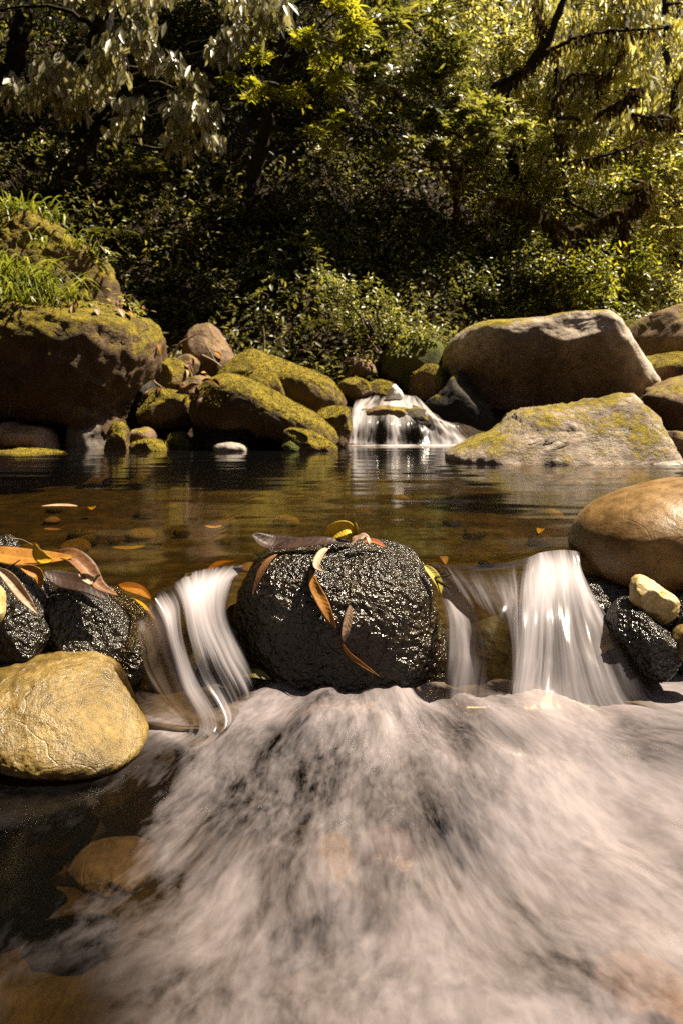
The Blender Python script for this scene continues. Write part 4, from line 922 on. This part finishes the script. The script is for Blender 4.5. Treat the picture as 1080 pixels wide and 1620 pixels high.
# grass on left bank
for i, (lb, px, py, Y, n, l, w, lean) in enumerate([
    ('bright grass tuft on top of the upper mossy boulder at the picture edge', 15, 345, 5.7, 110, .36, .018, (0.1, -.1, 0)),
    ('bright grass tuft on top of the upper mossy boulder nearer its right end', 62, 345, 5.7, 80, .3, .018, (.25, -.1, 0)),
    ('grass tuft on the face of the upper mossy boulder', 65, 385, 5.4, 30, .2, .014, (.2, -.3, 0)),
    ('long arching grass hanging over the huge left boulder at the picture edge', 5, 455, 5.0, 130, .58, .018, (.25, -.4, 0)),
    ('long arching grass in the middle of the huge left boulder', 45, 460, 5.0, 110, .42, .017, (.4, -.3, 0)),
    ('shorter grass tuft below the long arching grass', 20, 510, 4.9, 30, .25, .014, (.3, -.3, 0)),
    ('short grass tuft at the right shoulder of the upper mossy boulder', 120, 385, 5.6, 40, .2, .014, (.3, -.2, 0)),
    ('small drooping grass tuft on the ledge between the two left boulders', 105, 478, 5.0, 40, .22, .013, (.4, -.3, 0)),
    ('hanging grass nearest the dry roots on the huge left boulder', 12, 480, 4.75, 70, .42, .016, (.2, -.3, 0)),
    ('arching grass at the right end of the long tufts on the huge left boulder', 72, 465, 5.0, 50, .3, .015, (.5, -.25, 0))]):
    grass(lb, P(px, py, Y), n, l, w, lean, seed=i)
# hanging root strands at the left edge
g = Geo(); rr = np.random.default_rng(5)
for i in range(9):
    x0 = 6 + rr.uniform(0, 14); y1 = rr.uniform(600, 668) if i < 5 else rr.uniform(540, 600)
    q = catmull([P(x0, 490, 4.75), P(x0 + rr.normal() * 3, 560, 4.7), P(14 + rr.normal() * 2, y1, 4.7)], 14); q += rr.normal(size=q.shape) * .004
    g.tube(q, .004, 4)
tag(g.build('root_strand', M['twig'], origin=P(14, 490, 4.75)), 'thin dry roots hanging from the grass over the left boulder', 'roots')

# ------------------------------------------------------------------ fallen leaves
def dead(name, label, pts, w, mat, up=(0, 0, 1), curl=.25, twist=0., stem=0., wave=0., cat='leaf', group=None, blunt=.9):
    pts = np.asarray(pts, float); n = 26; sp = catmull(pts, n)
    t = np.gradient(sp, axis=0); t /= np.linalg.norm(t, axis=1)[:, None]
    up = np.asarray(up, float)
    if up.ndim == 2: up = catmull(up, n)
    sd = np.cross(t, up); sd /= np.linalg.norm(sd, axis=1)[:, None] + 1e-9; nn = np.cross(sd, t)
    s = np.linspace(0, 1, n); prof = np.sin(np.pi * np.clip(s, .0, 1) ** blunt) ** .75 * w / 2
    tw = twist * (s - .3); cs, sn = np.cos(tw)[:, None], np.sin(tw)[:, None]
    sd, nn = sd * cs + nn * sn, nn * cs - sd * sn
    cols = np.linspace(-1, 1, 9); V = np.zeros((n, 9, 3)); fl = np.zeros((n, 9, 3))
    for j, c in enumerate(cols):
        wv = wave * w * np.sin(s * 17 + c * 2.) * abs(c)
        V[:, j] = sp + sd * (prof * c)[:, None] + nn * (abs(c) ** 1.5 * prof * curl + wv)[:, None]
        fl[:, j, 0] = c; fl[:, j, 1] = s
    V = V.reshape(-1, 3); F1 = grid_faces(n, 9)
    o = mesh_np(name, V, F1.ravel(), np.full(len(F1), 4), mat, None, True, sp[0], {'flow': ('FLOAT_VECTOR', fl.reshape(-1, 3))})
    o.modifiers.new('thick', 'SOLIDIFY').thickness = .0008
    tag(o, label, cat, group)
    if stem:
        g = Geo(); d = -t[0]; q = catmull([sp[0] + t[0] * .004, sp[0] + d * stem * .5 + nn[0] * stem * .1, sp[0] + d * stem + nn[0] * stem * .35], 8)
        g.tube(q, np.linspace(.0013, .0009, 8), 5); g.build('leaf_stem', mat, o, sp[0]).location = (0, 0, 0)
    return o

D = {}
D['yellow'] = deadleaf_mat('yellow_leaf', (.5, .33, .02), (.68, .48, .03), (.1, .05, .01), spots=.64)
D['orange'] = deadleaf_mat('orange_leaf', (.2, .08, .012), (.36, .17, .022), (.1, .04, .01), spots=.6)
D['brown'] = deadleaf_mat('brown_leaf', (.09, .035, .012), (.2, .09, .03), (.03, .015, .006))
D['dark'] = deadleaf_mat('dark_leaf', (.018, .01, .007), (.045, .022, .014), (.01, .006, .004), rough=.5, wet=.25)
D['pale'] = deadleaf_mat('pale_leaf', (.24, .15, .09), (.42, .3, .2), (.08, .04, .02))
D['red'] = deadleaf_mat('red_leaf', (.2, .05, .015), (.35, .1, .02), (.05, .015, .01))
D['olive'] = deadleaf_mat('olive_leaf', (.2, .16, .02), (.4, .32, .04), (.05, .04, .01))
D['dimolive'] = deadleaf_mat('dim_olive_leaf', (.05, .045, .008), (.1, .085, .012))
UPC = (0, -.5, 1)
T = 1.47
dead('fallen_leaf', 'long dark brown leaf lying to the left on top of the middle boulder', [P(398, 845, T), P(425, 862, T), P(455, 862, T), P(500, 856, T)], .05, D['dark'], UPC, .4, .3, 0)
dead('fallen_leaf', 'thin dark leaf lying flat under the yellow leaf on the middle boulder', [P(430, 868, T - .02), P(470, 862, T - .02), P(520, 858, T - .02), P(556, 858, T)], .035, D['dark'], UPC, .3, .4, 0)
dead('fallen_leaf', 'bright yellow spotted leaf standing up on top of the middle boulder', [P(508, 857, T), P(528, 842, T), P(548, 836, T), P(562, 842, T)], .036, D['yellow'], (0, -1, .25), .35, .3, 0)
dead('fallen_leaf', 'curled tip of a yellow leaf pointing up beside the spotted one', [P(545, 852, T), P(560, 846, T), P(565, 836, T), P(562, 826, T)], .012, D['yellow'], (-1, -1, 0), .5, .5, 0)
dead('fallen_leaf', 'small red brown leaf at the right of the leaf pile on the boulder', [P(575, 858, T - .02), P(590, 857, T - .02), P(610, 866, T - .04)], .016, D['red'], UPC, .3, 0, 0)
dead('fallen_leaf', 'small crumpled pale leaf between the yellow leaf and the red one', [P(552, 862, T - .03), P(566, 854, T - .03), P(578, 852, T - .03), P(585, 862, T - .04)], .02, D['pale'], UPC, .6, .8, 0, .1)
dead('fallen_leaf', 'pale dry strip of leaf draped over the boulder top near its middle', [P(520, 866, T - .03), P(508, 876, T - .06), P(500, 895, T - .11), P(512, 905, T - .13)], .016, D['pale'], (0, -1, .6), .3, .5, 0)
def on(key, pts, off=.004):
    A = []; B = []
    for px, py in pts:
        h = hit(key, px, py, off)
        if h is not None: A.append(h[0]); B.append(h[1])
    return np.array(A), np.array(B)
a, b = on('centre', [(493, 902), (497, 925), (508, 950), (520, 972), (532, 992)]); dead('fallen_leaf', 'long orange brown leaf stuck to the front of the middle boulder', a, .024, D['orange'], b, .25, .3)
a, b = on('centre', [(552, 955), (550, 975), (545, 1000), (543, 1015)]); dead('fallen_leaf', 'pale pinkish leaf stuck lower on the front of the middle boulder', a, .018, D['pale'], b, .2, .3)
a, b = on('centre', [(540, 1012), (550, 1030), (570, 1048), (600, 1068)], .005); dead('fallen_leaf', 'curled stalk like brown leaf trailing down the boulder front', a, .009, D['orange'], b, .7, .6)
a, b = on('centre', [(440, 878), (425, 890), (412, 912), (402, 940)], .003); dead('fallen_leaf', 'brown wet leaf plastered on the left shoulder of the middle boulder', a, .02, D['brown'], b, .1, 0)
def twig(label, pts, r_=.002, mat=None, cat='twig'):
    g = Geo(); q = catmull(pts, 16); g.tube(q, np.linspace(r_, r_ * .5, 16), 5, .3, 200); return tag(g.build('twig', mat or M['bark'], origin=q[0]), label, cat)
twig('dark twig poking out at the right shoulder of the middle boulder', [P(676, 908, 1.42), P(692, 920, 1.40), P(712, 931, 1.39)], .004)
twig('thin short twig beside the dark one at the boulder right shoulder', [P(684, 913, 1.41), P(700, 912, 1.40), P(714, 908, 1.39)], .002)
dead('fallen_leaf', 'olive leaf folded round the right shoulder of the middle boulder', [P(670, 894, 1.42), P(682, 908, 1.41), P(692, 926, 1.40), P(694, 945, 1.39)], .024, D['olive'], (.6, -1, .3), .4, .4)
a, b = on('centre', [(465, 918), (476, 920), (487, 921)], .003)
twig('tiny pale twig lying on the boulder front beside the orange leaf', a, .0012, M['twig'])
# left leaf pile
LY = 1.27
dead('fallen_leaf', 'broad orange leaf lying across the top of the left leaf pile', [P(-30, 872, LY), P(0, 878, LY), P(40, 884, LY), P(80, 884, LY), P(118, 882, LY)], .042, D['orange'], (0, -.75, 1), .2, .25)
dead('fallen_leaf', 'long curling brown leaf arching down at the right of the left leaf pile', [P(75, 880, 1.29), P(110, 880, 1.28), P(135, 900, 1.27), P(155, 928, 1.26), P(188, 943, 1.26)], .036, D['brown'], (.5, -.7, .8), .5, .5)
dead('fallen_leaf', 'small yellow leaf standing upright in the left leaf pile', [P(84, 886, 1.26), P(70, 884, 1.26), P(60, 874, 1.26), P(57, 860, 1.26)], .022, D['yellow'], (0, -1, .3), .2, .2)
dead('fallen_leaf', 'pinkish pale dry leaf slanting down at the left edge pile', [P(-5, 898, 1.17), P(15, 915, 1.17), P(38, 945, 1.17), P(60, 972, 1.17)], .02, D['pale'], (.4, -1, .4), .5, .3)
dead('fallen_leaf', 'small bright orange curled leaf hanging in the left leaf pile', [P(33, 897, 1.2), P(50, 903, 1.2), P(62, 912, 1.2), P(65, 932, 1.2)], .02, D['orange'], (0, -1, .5), .5, .4)
dead('fallen_leaf', 'dark leaf in the shade under the broad orange leaf', [P(70, 905, 1.3), P(100, 918, 1.3), P(140, 928, 1.29), P(175, 950, 1.28)], .04, D['dark'], (0, -.7, 1), .2, 0)
dead('fallen_leaf', 'small crumpled pale leaf caught beside the curling brown leaf', [P(125, 908, 1.25), P(138, 915, 1.25), P(150, 920, 1.25), P(160, 908, 1.25)], .018, D['pale'], (0, -1, .5), .6, .8, 0, .1)
dead('fallen_leaf', 'yellow leaf half under the water sliding toward the left cascade', [P(185, 945, 1.42), P(205, 955, 1.42), P(225, 966, 1.41), P(248, 985, 1.4)], .03, D['yellow'], (0, -.5, 1), .2, .2)
dead('fallen_leaf', 'orange yellow leaf under the water above the left cascade', [P(188, 925, 1.5), P(205, 930, 1.5), P(222, 936, 1.5), P(240, 948, 1.49)], .032, D['orange'], (0, -.5, 1), .2, .2)
twig('thin arching dry stalk above the left leaf pile', [P(18, 852, 1.35), P(35, 854, 1.35), P(52, 862, 1.34)], .0015, M['twig'])
twig('forked dark twig in the left leaf pile', [P(5, 905, 1.2), P(22, 893, 1.2), P(32, 886, 1.2)], .002)
dead('fallen_leaf', 'small olive leaf on the dark rock right of the left cascade foot', [P(385, 1070, 1.33), P(405, 1066, 1.33), P(430, 1075, 1.33)], .022, D['dimolive'], (0, -.6, 1), .2, 0)
# leaves floating on and lying under the pool
fg = 'dead leaves in the pool'
fr = np.random.default_rng(3)
dead('fallen_leaf', 'pale tan leaf floating on the pool at the left', [P(66, 801, 2.27), P(95, 800, 2.28), P(124, 801, 2.27)], .05, D['pale'], (0, 0, 1), .1, 0, group=fg)
dead('fallen_leaf', 'tan leaf in the pool below the floating pale one', [P(70, 836, 1.9), P(82, 838, 1.9), P(98, 838, 1.9)], .03, D['pale'], (0, 0, 1), .1, 0, group=fg)
dead('fallen_leaf', 'yellow olive leaf in the pool above the middle of the left cascade', [P(178, 866, 1.66), P(205, 868, 1.66), P(230, 864, 1.67)], .04, D['olive'], (0, 0, 1), .1, 0, group=fg)
dead('fallen_leaf', 'small yellow leaf in the pool left of the middle boulder', [P(325, 832, 1.95), P(340, 835, 1.94), P(352, 831, 1.95)], .03, D['yellow'], (0, 0, 1), .1, 0, group=fg)
for i in range(9):
    x, y = fr.uniform(-1.3, 1.3), fr.uniform(1.7, 3.6); a_ = fr.uniform(0, 6.28); l = fr.uniform(.06, .13)
    z = GZ(x, y) + .045; dv = np.array([math.cos(a_), math.sin(a_), 0]) * l / 2; c = np.array([x, y, z])
    dead('sunken_leaf', 'dead leaf lying on the brown pool bed under the water', [c - dv, c + np.array([0, 0, .008]), c + dv], fr.uniform(.025, .045), D[['yellow', 'olive', 'orange', 'pale'][i % 4]], (0, 0, 1), .2, .3, group='sunken leaves on the pool bed')
# pebbles on the pool bed
pm = [M['brown'], M['twig'], M['darkrock'], M['darkrock']]
protos = []
d, f = ico(3)
for i in range(44):
    x, y = fr.uniform(-1.6, 1.6), fr.uniform(1.65, 4.2); s = fr.uniform(.02, .07)
    if i < 8:
        p = d * np.array([1, fr.uniform(.7, 1), .55]); p = p * (1 + .25 * fbm(p * 1.6, 3, i))[:, None]
        o = mesh_np('sunken_pebble', p, f.ravel(), np.full(len(f), 3), pm[i % 4]); protos.append(o)
    else:
        o = protos[i % 8].copy(); COL.objects.link(o)
    o.location = (x, y, GZ(x, y) + .01); o.scale = (s, s, s); o.rotation_euler = (0, 0, fr.uniform(0, 6.28))
    tag(o, 'small pebble lying on the brown pool bed under the water', 'pebble', 'sunken pebbles on the pool bed')
# stones under the rapids
for i, (lb, px, py, Y, w, h, m) in enumerate([
    ('pale yellow stone seen through the foaming rapids near the bottom centre', 525, 1375, .85, 40, 80, 'yellow'), ('red brown stone seen through the rapids beside the pale yellow one', 610, 1350, .88, 55, 40, 'redstone'),
    ('ochre stone under the rapids above the pale yellow one', 490, 1180, 1.1, 60, 40, 'yellow'), ('orange tan stone under the rapids at the bottom right corner', 1020, 1580, .7, 90, 60, 'tan'),
    ('dark stone under the dim water at the lower left', 60, 1330, .88, 120, 60, 'darkrock'), ('smaller brown stone under the dim water at the bottom left', 180, 1370, .84, 80, 40, 'postgrey'), ('dark wet stones rim just below the ochre rock', 60, 1290, .96, 110, 40, 'wetblack2')]):
    c = P(px, py, Y); Yb = .70 / ((py - CY) / F)      # lies on the bed under the surface
    rock('stone', lb, [(px + w * math.cos(t) * .9, py + h * math.sin(t) * .5) for t in np.linspace(0, 5.6, 9)], Yb + .02, .06, M[m], sub=4, seed=200 + i, cat='stone', amp=.1)
# dead branches in the rock pile
for i, (lb, pts, r_) in enumerate([
    ('forked grey dead branch standing left of the tall pointed boulder', [(272, 570, 5.9), (284, 545, 5.9), (300, 535, 5.9), (310, 528, 5.9)], .012),
    ('grey stick leaning on the tall pointed boulder', [(342, 575, 5.85), (332, 555, 5.85), (322, 540, 5.85)], .01),
    ('short grey stick lying in the leaf litter of the left pile', [(236, 590, 5.6), (246, 605, 5.6), (262, 616, 5.6)], .012),
    ('grey stick lying across the foot of the tall pointed boulder', [(320, 562, 5.8), (340, 572, 5.8), (352, 582, 5.8)], .012),
    ('thin bare stem standing in the shade under the bush', [(418, 555, 6.6), (418, 530, 6.6), (416, 515, 6.6)], .012),
    ('bare branch slanting in the shade below the bush', [(470, 555, 6.7), (500, 553, 6.7), (525, 556, 6.7)], .012),
    ('thin branch hanging down from the bush toward the humped rock', [(570, 500, 6.6), (580, 530, 6.6), (600, 560, 6.6)], .01),
    ('long thin branch lying on the leaf litter at left of the pile', [(212, 512, 5.2), (225, 522, 5.2), (236, 520, 5.2)], .008)]):
    twig(lb, [P(*q) for q in pts], r_, M['twig'], 'branch')

# leaf litter lying on the left rock pile and on the ledge of the huge left boulder
dg = bpy.context.evaluated_depsgraph_get(); lr = np.random.default_rng(8)
for i in range(62):
    if i < 46: px, py = lr.uniform(212, 345), lr.uniform(552, 640)
    elif i < 62: px, py = lr.uniform(75, 232), lr.uniform(472, 500)
    else: px, py = lr.uniform(560, 660), lr.uniform(636, 652)
    dr = Vector(P(px, py, 1.)) - Vector((0, 0, CH)); dr.normalize()
    ok, loc, nor, *_ = SC.ray_cast(dg, Vector((0, 0, CH)), dr)
    if not ok or nor.z < .15 or loc.y > 7: continue
    a_ = lr.uniform(0, 6.28); t = nor.cross(Vector((math.cos(a_), math.sin(a_), .2))).normalized() * lr.uniform(.035, .08)
    c = loc + nor * .012
    dead('litter_leaf', 'small dry leaf lying among the rocks on the far bank', [c - t, c + nor * .01, c + t], lr.uniform(.03, .05), D[['pale', 'brown', 'orange', 'pale', 'brown'][i % 5]], nor, .4, .5, group='dry leaves on the far bank')
